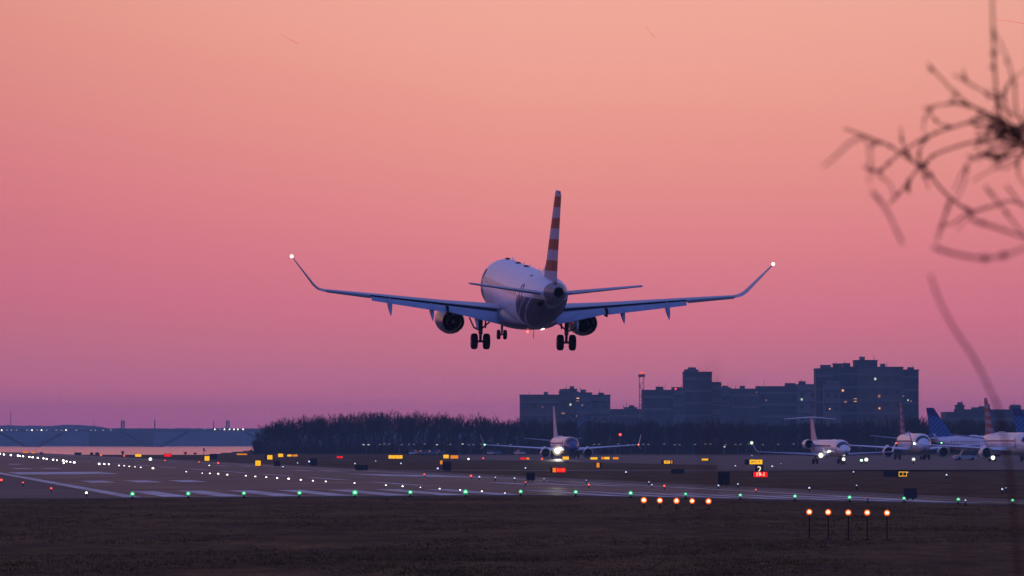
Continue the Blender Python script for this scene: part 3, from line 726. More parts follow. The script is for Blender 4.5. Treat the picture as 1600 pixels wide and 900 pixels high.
# regional jet with T-tail
def crj():
    p = Plane(15.6, -2.55); root = empty('airliner', label='small taxiing regional jet with high T-tail and engines on its rear body', cat='airplane')
    tab = [(0, -.3, -.42, .05), (.2, -.05, -.75, .32), (.8, .3, -1.05, .68), (1.8, .72, -1.22, 1.0), (2.8, 1.15, -1.3, 1.22), (4.2, 1.33, -1.34, 1.32), (6, 1.35, -1.35, 1.35), (22, 1.35, -1.35, 1.35), (24.5, 1.33, -1.05, 1.2), (27, 1.25, -.4, .85), (29.5, 1.1, .2, .4), (30.2, 1.0, .4, .2)]
    p.fuselage(tab, 'white_paint', root, n=32, step=.4)
    secs = [(.9, 12.0, 4.8, -1.15, .13), (3.6, 13.6, 3.4, -1.02, .12), (11.0, 17.4, 1.3, -.62, .1)]
    for sg in (1, -1):
        wg = p.wing(secs, sg, 'wing_grey', root, 'wing')
        p.wing([(11, 17.4, 1.3, -.62, .1), (11.25, 17.7, 1.1, -.35, .1, 0, .8), (11.75, 18.5, .5, .75, .1, 0, 1.2)], sg, 'white_paint', wg, 'winglet')
        p.engine(20.0, sg * 2.15, .62, 3.3, .78, root, 'white_paint', pyl=None)
        b = MB(); b.box(p.P(21.6, sg * 1.35, .62), (1.8, .8, .18)); b.build('pylon', 'white_paint', root)
        p.gear(15.6, sg * 2.05, -1.1, -2.55, .42, .3, .62, root)
        st = [(.1, 28.6, 2.2, 5.0, .09), (4.27, 30.6, 1.1, 4.72, .09)]
        p.wing(st, sg, 'white_paint', root, 'stabilizer')
        for i in range(17):
            b = MB(); b.box(p.P(6.6 + i * .8, sg * 1.335, .35), (.22, .05, .3)); b.build('cabin_window', 'window_glass', root)
    p.gear(2.6, 0, -1.1, -2.55, .27, .2, .42, root)
    fs = [(0, 24.4, 5.4, 1.0, .09), (0, 26.2, 3.9, 2.2, .1), (0, 28.5, 2.3, 5.05, .1)]
    p.wing(fs, 1, 'pink_white_fin', root, 'tail_fin', vertical=True, xe=.995)
    b = MB(); rings = []
    for s in (1.45, 1.9, 2.4):
        zt, zb, hw = interp(tab, s); zc, hh = (zt + zb) / 2, (zt - zb) / 2
        rings.append([p.P(s, math.cos(rad(20 + 140 * j / 12)) * (hw + .03), zc + math.sin(rad(20 + 140 * j / 12)) * (hh + .03)) for j in range(13)] +
                     [p.P(s, math.cos(rad(20 + 140 * j / 12)) * (hw - .02), zc + math.sin(rad(20 + 140 * j / 12)) * (hh - .02)) for j in reversed(range(13))])
    b.loft(rings); b.build('cockpit_window', 'cockpit_glass', root, smooth=True)
    p.fuselage([(s, a + .012, b_2 - .012, c + .012) for s, a, b_2, c in tab], 'deep_blue_paint', root, n=28, step=.4, name='belly_paint', s_from=2.4, s_to=2.5)
    p.lamp((12.2, -1.75, -1.15), .30, 'landing_lamp', 'landing_glow', root, 'landing_light', 1.6)
    p.lamp((7.6, -1.42, -.55), .11, 'landing_lamp', None, root, 'landing_light')
    p.lamp((2.35, .05, -1.75), .2, 'landing_lamp', 'landing_glow', root, 'taxi_light', 1.5)
    p.lamp((18.7, -11.85, .85), .26, 'dim_white', None, root, 'wingtip_light'); p.lamp((18.7, 11.85, .8), .1, 'red_nav', None, root, 'wingtip_light')
    return root
j3 = crj(); G = gd(1293, 1030); j3.location = (G.x, G.y, G.z + .06); j3.rotation_euler = (0, 0, rad(-90 + 8))
j4, p4 = narrowbody('parked white airliner with thin red striped fin, facing the viewer, partly behind the T-tail jet', None, 35.5, 1.98, 34, 'pale_red_fin', 8.35, None)
G = gd(1425, 1300); j4.location = (G.x, G.y, G.z + .06); j4.rotation_euler = (0, 0, rad(-90 + 4.8))
KIDS.clear()
j5, p5 = narrowbody('parked airliner cut by the right edge, with red striped fin and long near wing', None, 36.5, 1.98, 34.2, 'pale_red_fin', 8.5, 'blended')
G = gd(1575, 1175); j5.location = (G.x, G.y, G.z + .06); j5.rotation_euler = (0, 0, rad(-90 + 10))
p5.lamp((20.4, -17.1, .0), .15, emis('green_white', (.75, 1, .8), 8), None, j5, 'wingtip_light')
p5.lamp((9.5, -5.0, -2.6), .3, 'landing_lamp', 'landing_glow', j5, 'landing_light', 1.5)
j6, p6 = narrowbody('parked airliner with dark blue fin lined with pale arcs, seen from its side', None, 39.5, 1.88, 35.6, 'blue_globe_fin', 8.9, 'blended', eng=(11.8, 4.85, -1.75, 1.12), wing_z=-1.15)
G = gd(1548, 1590); j6.location = (G.x, G.y, G.z + .06); j6.rotation_euler = (0, 0, rad(-90 + 52))
KIDS.clear()
j7 = copy_tree(j6); G = gd(1682, 1620)
setcopy(j7, 'second blue-finned airliner, only its fin showing at the right edge of the view', None, (G.x, G.y, G.z + .06), rad(-90 + 52))

# ------------------------------------------------------------------ the bare wood behind the airfield
mat('bark', (.032, .024, .020), .95, spec=.05, noise_amt=.4, noise_scale=.3)
def tree_proto(rnd, h=12., spread=1., dens=1.):
    segs = []
    def grow(p, d, ln, r, lev):
        q = p + d * ln; segs.append((p, q, r, r * .62))
        if lev == 0: return
        n = {4: 5, 3: 4, 2: 4, 1: 4}[lev]
        for i in range(n):
            t = rnd.uniform(.35, 1.0) if i else 1.0; st = p + d * ln * t
            ax = Vector((rnd.uniform(-1, 1), rnd.uniform(-1, 1), rnd.uniform(-.2, 1))).normalized()
            nd = (d * rnd.uniform(.7, 1.1) + ax * rnd.uniform(.5, .95) * spread + Vector((0, 0, .12))).normalized()
            grow(st, nd, ln * rnd.uniform(.52, .78), r * .55, lev - 1)
    grow(Vector((0, 0, 0)), Vector((rnd.uniform(-.08, .08), rnd.uniform(-.08, .08), 1)).normalized(), h * .36, .17, 4)
    top = max(s[1].z for s in segs)
    return [(a * (h / top), b * (h / top), r, r2) for a, b, r, r2 in segs]
def stick(v, f, a, b_, r1, r2):
    d = (b_ - a).normalized(); u = d.cross(Vector((.3, .9, .1))).normalized(); w_ = d.cross(u); o = len(v)
    for p, r in ((a, r1), (b_, r2)):
        for k in range(3): v.append(tuple(p + (u * math.cos(2.094 * k) + w_ * math.sin(2.094 * k)) * r))
    for k in range(3): f.append((o + k, o + (k + 1) % 3, o + 3 + (k + 1) % 3, o + 3 + k))
PROTOS = [tree_proto(random.Random(100 + i), 12., random.Random(i).uniform(.75, 1.15)) for i in range(7)]
TOPS = [(392, 698), (399, 686), (406, 674), (416, 664), (428, 655), (442, 651), (480, 647), (520, 644), (560, 641), (600, 641), (640, 642), (700, 644), (740, 645), (770, 650), (810, 654), (870, 656), (1000, 655), (1200, 658), (1300, 655), (1440, 650), (1500, 654), (1620, 654), (1750, 654)]
def lin(tab, x):
    for a, b_ in zip(tab, tab[1:]):
        if x <= b_[0]: return a[1] + (b_[1] - a[1]) * (x - a[0]) / (b_[0] - a[0])
    return tab[-1][1]
def build_wood():
    v, f = [], []; rnd = random.Random(5)
    px = 393
    while px < 1740:
        for row in range(3):
            d = 1950 + row * 45 + rnd.uniform(-15, 15); q = px + rnd.uniform(-9, 9)
            if q < 392: continue
            top = lin(TOPS, max(q, 392)) + rnd.uniform(-3, 5) + (3 if row == 0 else 0); base = gd(q, d)
            h = CZ - base.z + (HY - top) / F * d; k = h / 12.; a = rnd.uniform(0, 6.28); ca, sa = math.cos(a), math.sin(a)
            kx = k * rnd.uniform(.8, 1.05)
            for A, B, r1, r2 in PROTOS[rnd.randrange(7)]:
                A2 = Vector((base.x + (A.x * ca - A.y * sa) * kx, base.y + (A.x * sa + A.y * ca) * kx, base.z + A.z * k)); B2 = Vector((base.x + (B.x * ca - B.y * sa) * kx, base.y + (B.x * sa + B.y * ca) * kx, base.z + B.z * k))
                stick(v, f, A2, B2, max(r1, .035), max(r2, .022))
        px += 13
    # brush and saplings between the trunks
    for i in range(48000):
        q = rnd.uniform(397, 1740); d = rnd.uniform(1925, 2060); top = lin(TOPS, max(q, 398)); base = gd(q, d)
        h = (CZ - base.z + (HY - top) / F * d) * rnd.uniform(.0, .86)
        A = Vector((base.x, base.y, base.z + h * rnd.uniform(0, 1))); B = A + Vector((rnd.uniform(-1.1, 1.1), rnd.uniform(-1, 1), rnd.uniform(.3, 2.4)))
        stick(v, f, A, B, .05, .02)
    b = MB(); b.v = v; b.f = f
    tag(b.build('far_wood', 'bark'), 'long belt of bare leafless trees behind the airfield', 'trees', kind='stuff')
build_wood()

# ------------------------------------------------------------------ the city beyond
mat('brick_wall', (.13, .08, .065), .85, spec=.2, noise_amt=.25, noise_scale=.06)
mat('concrete_wall', (.14, .135, .13), .8, spec=.2, noise_amt=.2, noise_scale=.06)
mat('dark_wall', (.055, .05, .05), .8, spec=.2, noise_amt=.2, noise_scale=.06)
mat('glass_wall', (.06, .08, .11), .2, spec=.5, noise_amt=.2, noise_scale=.06)
emis('warm_window', (1, .45, .17), 1.5); emis('dim_window', (1, .45, .25), .35); emis('cool_window', (.75, 1, .85), .9); emis('red_lamp', (1, .05, .04), 4); emis('red_soft', (1, .12, .08), 1.2)
def block(parent, name, px0, px1, ytop, d, depth, m, zb=-.6, y0=0., floors=True):
    x0, x1 = (px0 - 800) / F * d, (px1 - 800) / F * d; h = CZ + (HY - ytop) / F * d
    b = MB(); b.box(((x0 + x1) / 2, y0 + depth / 2, (h + zb) / 2), (x1 - x0, depth, h - zb))
    o = b.build(name, m, parent)
    return x0, x1, h, o
def building(label, d, blocks, lit=(), rnd=None, px_org=None, clutter=True):
    rnd = rnd or random.Random(blocks[0][0])
    cx = (blocks[0][0] + blocks[0][1]) / 2; bx = (cx - 800) / F * d
    root = empty('building', (0, d, 0), label=label, cat='building')
    nwin = 0; tot = sum((q[1] - q[0]) for q in blocks)
    for (a, c, top, m, off, depth, step) in blocks:
        x0, x1, h, o = block(root, 'wall', a, c, top, d, depth, m, y0=off)
        b = MB(); b.box(((x0 + x1) / 2, off + depth / 2, h + .25), (x1 - x0 + .5, depth + .5, .5)); b.build('parapet', 'dark_wall', o)
        # storey bands and balconies, a few on each face
        nfl = max(1, int((h - 14) / 6.5))
        for i in range(nfl):
            z = h - 3.3 - i * 6.5
            if z < 12: break
            b = MB(); b.box(((x0 + x1) / 2, off - .35, z), (x1 - x0 - .8, .7, 1.1)); b.build('balcony' if step else 'storey_band', 'concrete_wall' if m != 'concrete_wall' else 'dark_wall', o)
        nw = int(96 * (c - a) / tot); cols = max(2, int((x1 - x0) / 5)); k = 0
        for i in range(nfl * cols):
            if k >= nw: break
            z = h - 5.6 - (i // cols) * 6.5; x = x0 + (x1 - x0) * ((i % cols) + .5) / cols
            if z < 12: break
            b = MB(); b.box((x, off - .1, z), (2.0, .3, 1.9)); b.build('window', 'cockpit_glass', o); k += 1
        if clutter:
            for i in range(max(1, int((x1 - x0) / 14))):
                w_ = rnd.uniform(2, 7); uh = rnd.uniform(.8, 1.9); b = MB(); b.box((rnd.uniform(x0 + 2.5, x1 - 2.5) if x1 - x0 > 6 else (x0 + x1) / 2, off + rnd.uniform(3, depth - 3), h + .45 + uh / 2), (w_, rnd.uniform(2, 4), uh))
                b.build('rooftop_unit', rnd.choice(['dark_wall', 'concrete_wall']), root)
            b = MB(); x = rnd.uniform(x0 + 1, x1 - 1); b.tube([(x, off + 4, h + .3), (x, off + 4, h + rnd.uniform(2, 4))], .12, 5); b.build('mast', 'dark_wall', root)
    for (px, py, rpx, m) in lit:
        x, z = (px - 800) / F * d, CZ + (HY - py) / F * d; off = min([q[4] for q in blocks if q[0] - 1 <= px <= q[1] + 1] or [0]); r = rpx * d / F
        b = MB(); b.box((x, off - .4, z), (r * 1.7, .3, r * 1.9)); b.build('lit_window', m, root)
    return root
building('brick apartment slab rising behind the wood with a blue-grey stepped wing to its right', 3300,
    [(812, 874, 618, 'brick_wall', 0, 22, False), (874, 904, 613, 'brick_wall', 6, 24, True), (880, 902, 608.5, 'dark_wall', 14, 12, False), (898, 925, 614.5, 'glass_wall', 3, 20, True), (922, 954, 618, 'concrete_wall', 7, 22, True)],
    [(903, 624, 2.6, 'warm_window'), (891.5, 632, 1.6, 'cool_window'), (910, 633, 1.3, 'dim_window'), (880, 644, 3, 'dim_window'), (848, 636, .9, 'dim_window'), (901, 650, 1, 'dim_window')])
building('low dark building between the brick slab and the tower block', 3500, [(950, 1003, 640.5, 'dark_wall', 0, 30, False), (976, 996, 637.5, 'concrete_wall', 8, 12, False)])
building('broad dark block with a taller square tower on its right side', 3400,
    [(1004, 1052, 610.5, 'dark_wall', 0, 30, False), (1052, 1070, 609, 'concrete_wall', 4, 30, True), (1069, 1113, 582, 'dark_wall', 6, 26, False), (1071, 1092, 578.5, 'dark_wall', 10, 14, False), (1112, 1128, 601, 'concrete_wall', 9, 24, False)],
    [(1056, 607.5, 1.2, 'red_lamp')])
building('long dark apartment row between the square tower and the tallest building', 3550,
    [(1126, 1142, 606.5, 'glass_wall', 5, 26, True), (1142, 1186, 608.5, 'dark_wall', 0, 26, True), (1184, 1248, 604.5, 'dark_wall', 8, 26, False), (1246, 1278, 601.5, 'concrete_wall', 3, 26, True)],
    [(1253, 624, 1.6, 'cool_window'), (1198, 625, 1, 'dim_window'), (1182, 613, .8, 'dim_window')])
building('tallest wide tower building with a square penthouse and scattered lit windows', 3200,
    [(1275, 1304, 577, 'dark_wall', 0, 24, True), (1304, 1342, 574, 'dark_wall', 7, 26, False), (1306, 1318, 571.5, 'dark_wall', 15, 10, False), (1338, 1373, 563.5, 'dark_wall', 12, 20, False), (1340, 1412, 574.5, 'brick_wall', 3, 26, True), (1410, 1437, 578.5, 'dark_wall', 8, 24, True), (1286, 1312, 601, 'concrete_wall', -8, 10, True)],
    [(1368, 592, 1.9, 'cool_window'), (1318, 610, 1.7, 'warm_window'), (1337.5, 625, 2.6, 'warm_window'), (1374.5, 625.5, 1.5, 'warm_window'), (1374.5, 638, 1.3, 'warm_window'), (1420, 625, 1.2, 'cool_window'), (1425, 626.5, 1.1, 'dim_window'), (1412, 619, 1.1, 'dim_window'), (1322, 626.5, 2.6, 'dim_window'), (1295, 639, 1.0, 'warm_window'), (1374, 619, 2.2, 'dim_window')])
r_ = building('low hall with a steep gable and square roof box at the far right', 3300,
    [(1478, 1600, 645, 'dark_wall', 0, 40, False), (1496, 1508, 634, 'dark_wall', 6, 14, False), (1496, 1650, 641, 'dark_wall', 8, 20, False), (1581, 1596, 636.5, 'dark_wall', 5, 14, False)])
b = MB(); x0, x1 = (1534 - 800) / F * 3300, (1548 - 800) / F * 3300; z0, z1 = CZ + (HY - 642) / F * 3300, CZ + (HY - 631) / F * 3300
b.add([(x0, -1, z0), (x1, -1, z0), ((x0 + x1) / 2 + 1.5, -1, z1), (x0, 22, z0), (x1, 22, z0), ((x0 + x1) / 2 + 1.5, 22, z1)], [(0, 1, 2), (5, 4, 3), (0, 3, 4, 1), (1, 4, 5, 2), (2, 5, 3, 0)]); b.build('gable_roof', 'dark_wall', r_)

# lattice mast with a red lamp
def lattice(px, ytop, d, wpx, label, lampm, name='lattice_mast'):
    x = (px - 800) / F * d; h = CZ + (HY - ytop) / F * d; w_ = wpx * d / F / 2
    root = empty(name, (x, d, -.6), label=label, cat='mast')
    b = MB()
    for sx in (-1, 1):
        for sy in (-1, 1): b.tube([(sx * w_, sy * w_, 0), (sx * w_, sy * w_, h)], .17, 5)
    z = 0; i = 0
    while z < h - 2.6:
        for sy in (-1, 1): b.tube([(-w_ * (1 if i % 2 else -1), sy * w_, z), (w_ * (1 if i % 2 else -1), sy * w_, z + 2.6)], .13, 4)
        b.tube([(-w_, -w_, z), (w_, -w_, z)], .12, 4); z += 2.6; i += 1
    b.build('frame', 'red_steel', root)
    b = MB(); b.box((0, 0, h + .6), (w_ * 3.0, w_ * 3, 1.5)); b.build('platform', 'red_steel', root)
    if lampm: b = MB(); b.sphere((0, -w_, h + 2), .75, 10, sx=1.5); b.build('lamp', lampm, root, smooth=True)
    return root
mat('red_steel', (.22, .10, .09), .6, spec=.3)
lattice(1002.5, 587, 3400, 7, 'slender lattice mast with a red lamp on top, left of the dark block', 'red_soft')
# lamp posts at the wood's foot, small red warning lights
emis('lot_lamp', (.7, .72, .9), .22); emis('lot_lamp_bright', (1, .97, .8), .8)
def lot_lamps():
    xs = [(572, 1, 1), (590, 0, 0), (604, 1, 0), (624, 0, 0), (643, 1, 0), (660, 0, 0), (679, 0, 1), (700, 0, 0), (719, 0, 1), (736, 1, 0), (756, 1, 0), (774, 0, 0), (794, 0, 0), (932, 1, 0), (962, 0, 0), (985, 1, 0), (1009, 1, 0), (1034, 0, 0), (1058, 1, 0), (1082, 0, 0), (1106, 1, 0), (1130, 0, 0), (1153, 1, 0), (1166, 0, 0), (1188, 0, 0), (1212, 0, 0), (1236, 0, 0)]
    for i, (px, dbl, br) in enumerate(xs):
        d = 1840; g = gd(px, d); h = CZ + (HY - 703.5) / F * d - g.z + (i % 3) * .1; h = max(h, 1.2) + 1.6
        root = empty('street_lamp', g, label='%s lamp post from the left at the foot of the bare wood' % ordn(i + 1), cat='street lamp', group='lamp posts at the foot of the wood')
        b = MB(); b.tube([(0, 0, 0), (0, 0, h)], [.1, .06], 6); b.tube([(-.55, 0, h + .02), (.55, 0, h + .02)] if dbl else [(0, 0, h), (.5, 0, h + .02)], .05, 5); b.build('pole', 'gear_metal', root)
        for sx in ((-1, 1) if dbl else (1,)):
            b = MB(); b.box((sx * .7, 0, h), (.55, .3, .22)); b.build('lamp_head', 'lot_lamp_bright' if br else 'lot_lamp', root)
lot_lamps()
def mast_lamp(px, py, d, m, r, label, ground=None):
    g = gd(px, d); h = CZ + (HY - py) / F * d - g.z
    root = empty('warning_light' if 'red' in m else 'street_lamp', g, label=label, cat='warning light' if 'red' in m else 'street lamp')
    b = MB(); b.tube([(0, 0, 0), (0, 0, h)], [.12, .06], 6); b.build('pole', 'gear_metal', root)
    b = MB(); b.sphere((0, -.15, h), r, 10); b.build('lamp', m, root, smooth=True)
mast_lamp(969, 679, 1860, 'red_lamp', .38, 'red light on a tall thin pole in front of the wood')
mast_lamp(1132, 698, 1700, 'lot_lamp_bright', .22, 'white light on a pole left of the T-tail jet')
mast_lamp(1585, 685, 1800, 'red_soft', .4, 'dim red light on a pole above the rightmost airliner')

# ------------------------------------------------------------------ bridge across the river
def bridge():
    d = 6000; k = d / F; X = lambda px: (px - 800) * k; Z = lambda py: CZ + (HY - py) * k
    root = empty('bridge', (0, d, 0), label='long low bridge on slanting piers crossing the river in the haze', cat='bridge')
    mat('bridge_concrete', (.16, .16, .17), .8, noise_amt=.1)
    b = MB(); b.box(((X(-120) + X(520)) / 2, 0, Z(673.6)), (X(520) - X(-120), 30, 1.9)); b.build('deck', 'bridge_concrete', root)
    b = MB(); b.box(((X(-120) + X(520)) / 2, -15, Z(671.6)), (X(520) - X(-120), .6, .9)); b.build('parapet', 'bridge_concrete', root)
    for c in (-142, 50, 242, 434):
        for s in (-1, 1):
            b = MB(); pts = []
            for i in range(9):
                t = i / 8; pts.append((X(c + s * (8 + 44 * t ** .8)), 0, Z(699 - 24 * t ** .75)))
            b.tube(pts, [1.7 - .6 * i / 8 for i in range(9)], 6); b.build('pier', 'bridge_concrete', root)
        b = MB(); b.box((X(c), 0, Z(698.6)), (16 * k, 22, 1.6)); b.build('pier_base', 'bridge_concrete', root)
    for c, top in ((192, 657.5), (356, 657.5)):
        t = MB()
        for s in (-1, 1): t.box((X(c + s * 1.9), 0, (Z(top) + Z(673)) / 2), (1.0 * 1.2, 3, Z(top) - Z(673)))
        for q in (657.9, 661.5, 665.2): t.box((X(c), 0, Z(q)), (5.0 * k, 3.2, 1.0))
        t.build('tower', 'bridge_concrete', root)
    xs = [5, 13, 20, 28, 44, 52, 60, 67, 75, 90, 98, 105, 121, 144, 151, 163, 175, 321, 337, 345, 352, 360, 367, 373, 381]
    for i, px in enumerate(xs):
        br = px in (52, 67, 105, 337, 352, 360, 367, 373, 381, 5)
        y = 672.3 if px < 200 else 671.0
        g = empty('bridge_lamp', (X(px), d - 15.5, Z(y) - 1.5), label='%s deck lamp from the left along the far bridge' % ordn(i + 1), cat='street lamp', group='lamps along the far bridge')
        b = MB(); b.tube([(0, 0, 0), (0, 0, 1.5)], .12, 5); b.build('pole', 'bridge_concrete', g)
        b = MB(); b.sphere((0, -.4, 1.6), .62 if br else .40, 8); b.build('lamp', emis('bridge_white', (1, .93, .78), 4) if br else emis('bridge_dim', (.8, .85, .95), 1.3), g)
    for px, top, wd in ((17, 642, .3), (147, 657, .3), (242, 656, .7), (334, 657, .5)):
        dd = 7050; g = empty('radio_mast', ((px - 800) / F * dd, dd, 0), label='thin far mast on the horizon %s' % {17: 'near the left edge', 147: 'left of the bridge tower', 242: 'between the two bridge towers', 334: 'just left of the right bridge tower'}[px], cat='mast')
        h = CZ + (HY - top) / F * dd; b = MB(); b.tube([(0, 0, 0), (0, 0, h)], [wd + .2, wd], 5); b.build('pole', 'bridge_concrete', g)
bridge()
# dark low building on the far shore by the left bridge tower
b = MB(); b.box((0, 0, 9), (70, 20, 20)); g = b.build('shore_building', 'dark_wall'); g.location = ((190 - 800) / F * 7000, 7000, 0); tag(g, 'low far building on the opposite shore by the left bridge tower', 'building')

# ------------------------------------------------------------------ airfield lights
emis('core_white', (1, .97, .86), 9); emis('halo_white', (1, .95, .80), 1.0, .35)
emis('core_green', (.45, 1, .58), 4); emis('halo_green', (.02, .80, .30), .8, .55)
emis('core_amber', (1, .80, .50), 6); emis('halo_amber', (1, .13, .012), 1.5, .6)
emis('core_red', (1, .14, .08), 2.6); emis('halo_red', (1, .03, .03), .6, .35)
emis('core_blue', (.55, .62, 1), 1.6); emis('core_pale', (.8, .95, .75), 3)
mat('fixture_yellow', (.25, .16, .03), .6)
def fixture(cat_, name, lst, h, rp, core, halo, group, phrase, hk=1.8, post=True, rmax=.9):
    lst = sorted(lst, key=lambda q: q[0]); n = len(lst)
    for i, q in enumerate(lst):
        px, py = q[0], q[1]; rr = (q[2] if len(q) > 2 else 1.0) * rp
        P = at(px, py, h); r = min(rmax, rr * P.y / F)
        lb = ('%s from the left of the %s' % (ordn(i + 1), phrase)) if n > 1 else phrase
        root = empty(name, P, label=lb, cat=cat_, group=group if n > 1 else None)
        hh = max(h, r * .9)
        b = MB()
        if h > .15: b.tube([(0, 0, 0), (0, 0, h)], max(.018, .8 * P.y / F), 6); b.lathe([(h - r * 1.1, r * .35), (h - r * .5, r * .8)], axis='z', n=10); b.tube([(0, 0, 0), (0, 0, .03)], .12, 8)
        else: b.lathe([(0, r * 1.5), (.03, r * 1.4), (.05, r * .7)], axis='z', n=12)
        b.build('base', 'soot_black', root)
        b = MB(); b.sphere((0, 0, hh), r, 8); b.build('lamp', core, root, smooth=True)
        if halo: b = MB(); b.sphere((0, 0, hh), r * hk, 10); b.build('lamp_halo', halo, root, smooth=True)  # outer shell paints the bloom round each lamp
gx = [(207, 771.5, 1.1), (294, 770.7, 1.05), (380, 770.3, .95), (467, 770.2, 1), (553, 769.8, 1.35), (639, 768.6, 1.05), (725, 767.2, 1.25), (811, 767, .95), (897, 767.2, 1), (983, 768, 1.05), (1069, 770.5, .8), (1155, 773, .85), (1240, 775.3, .9), (1326, 777.4, .95), (1411, 779.2, .85), (1497, 780.5, .9), (1581, 782.4, .85)]
def thr():
    n = len(gx)
    for i, (px, py, k) in enumerate(gx):
        u = -22.27 + i * 2.985
        # along the runway end, one every three metres
        P = R2W(u, -1.0, 0); r = 3.7 * k * P.y / F * .62; h = .25
        root = empty('threshold_light', P, label='%s green light from the left along the runway end' % ordn(i + 1), cat='runway light', group='green lights along the runway end')
        b = MB(); b.tube([(0, 0, 0), (0, 0, h)], .045, 8); b.lathe([(h - r * 1.2, r * .4), (h - r * .4, r * .85)], axis='z', n=10); b.tube([(0, 0, 0), (0, 0, .04)], .13, 8); b.build('base', 'soot_black', root)
        b = MB(); b.sphere((0, 0, h), r * .72, 10); b.build('lamp', 'core_green', root, smooth=True)
        b = MB(); b.sphere((0, 0, h), r * 1.45, 12); b.build('lamp_halo', 'halo_green', root, smooth=True)  # green shell painting the bloom of the light
thr()
far_white = [(0, 710), (6, 711), (17, 712, 1.1), (28, 712.6), (31, 713.4), (36, 713.7), (46, 714.7), (51, 715.3), (59, 716.1), (68, 717), (73, 717.8), (83, 719.2, 1.1), (89, 719.7, .8), (99, 720.4, 1.2), (99.5, 724, .9), (104, 721.8), (110, 722.4, .8), (116, 723.4, 1.3)]
mid_white = [(155, 725.8, 1.3), (163, 725.8, 1.1), (170, 726), (186, 727.7, .8), (194, 728, .7), (202, 729.2, .8), (211, 729.8, .6), (220, 730.7, .8), (239, 732.4, 1.3), (291, 737.4, .7), (316, 739.6, .6), (328, 740.2), (341, 740.7, 1.1), (355, 742.2, 1.1), (384, 743.7, .9), (399, 745), (416, 746.2), (433, 747.4, 1.1), (451, 748.6, 1.3), (470, 750.2, 1.1), (489, 751.6), (509, 752.8, 1.0), (554, 755.2, .9), (603, 758.4, .8), (629, 760.3, 1.1), (657, 761.8, .6), (687, 764, .9), (719, 766, 1.), (753, 768.3, 1.1), (789, 770.8, .7)]
fixture('runway light', 'runway_light', far_white, .06, 1.2, 'core_white', None, 'white lights down the far runway', 'white lights down the far end of the runway')
fixture('runway light', 'runway_light', mid_white, .06, 1.15, 'core_white', 'halo_white', 'white lights along the runway centre', 'white lights along the near runway centre', hk=1.45)
fixture('approach light', 'approach_light', [(1006, 781.5), (1031, 782, .95), (1057, 782.6), (1081.5, 782.8, .9), (1107, 783.2)], .35, 2.7, 'core_amber', 'halo_amber', 'low amber lights by the runway end', 'row of low amber lights near the runway edge', hk=1.8)
fixture('approach light', 'approach_light', [(1264.5, 800), (1294, 800.3), (1325.5, 800.8), (1355, 801), (1386, 801.4)], .82, 2.7, 'core_amber', 'halo_amber', 'amber lights on thin posts', 'row of amber lights on thin posts in the grass', hk=1.8)
fixture('guard light', 'red_light', [(2, 750, 1.3), (36, 754, .8), (80, 763), (158, 711.5, .9), (194, 712.4, .8), (258, 719.4, .7), (311, 721.8, .7), (341, 723.6, 1.), (663, 741.3, .9), (736, 743.6, 1.1), (821, 753.4, .7), (920, 757.3, 1.0), (1038, 759.2, 1.1), (1181, 765.2, .8), (1356, 777, .5), (755, 716.2, .8), (847, 717, 1.0)], .3, 1.4, 'core_red', 'halo_red', 'small red lights beside the runway', 'small red lights across the airfield', hk=1.6)
fixture('taxiway light', 'taxiway_light', [(749, 745, 1.1), (774, 746, .8), (804, 747.2), (821, 731.3), (850, 748.4, .7), (978, 737.6, 1.1), (1014, 753.2, .8), (1018.5, 757.6, .9), (1122.5, 758.6, 1.1), (916, 750.6, .7), (1153, 756.3), (1179.5, 740.5, .8), (1206.5, 728.6, 1.1), (1220, 725, .6), (1264.5, 762.3, 1.2), (1338.5, 758.5, .8), (1333.5, 737.4, .9), (1418, 738, .8), (1479, 742, 1.1), (1508.5, 781.6, 1.1), (1566, 764.3, 1.2), (1572, 762.6, .7), (483, 721.2, 1.2), (554.5, 724.4, .9), (587, 720.6, .7), (626.5, 724.2, 1.), (684, 732, 1.3), (749, 745.5, .9), (465, 723.5, .8), (442, 729.4, .9), (774, 746.5, .6), (1149, 728, .9), (1175, 712, .7)],
        .3, 1.15, 'core_blue', None, 'blue taxiway lights', 'small bluish taxiway lights in the dark grass')
fixture('airfield light', 'airfield_light', [(235, 717.5, 1.3), (135, 770, 1.0), (732, 717.3, .8), (327, 727.4, .5)], .3, 1.9, 'core_pale', None, 'pale lights beside the runway', 'pale greenish white lights beside the runway')
fixture('vehicle light', 'apron_light', [(1353.5, 718.3, 1.2)], .8, 1.6, 'core_white', 'halo_white', None, 'bright white light on the apron right of the T-tail jet')
fixture('vehicle light', 'apron_light', [(1346, 719.4, 1.0)], .6, 2.0, 'core_green', None, None, 'green light on the apron beside a bright white one')
fixture('vehicle light', 'apron_light', [(1427.5, 717.8, 1.1)], .8, 1.5, 'core_pale', 'halo_white', None, 'white light under the nose of the parked white airliner')

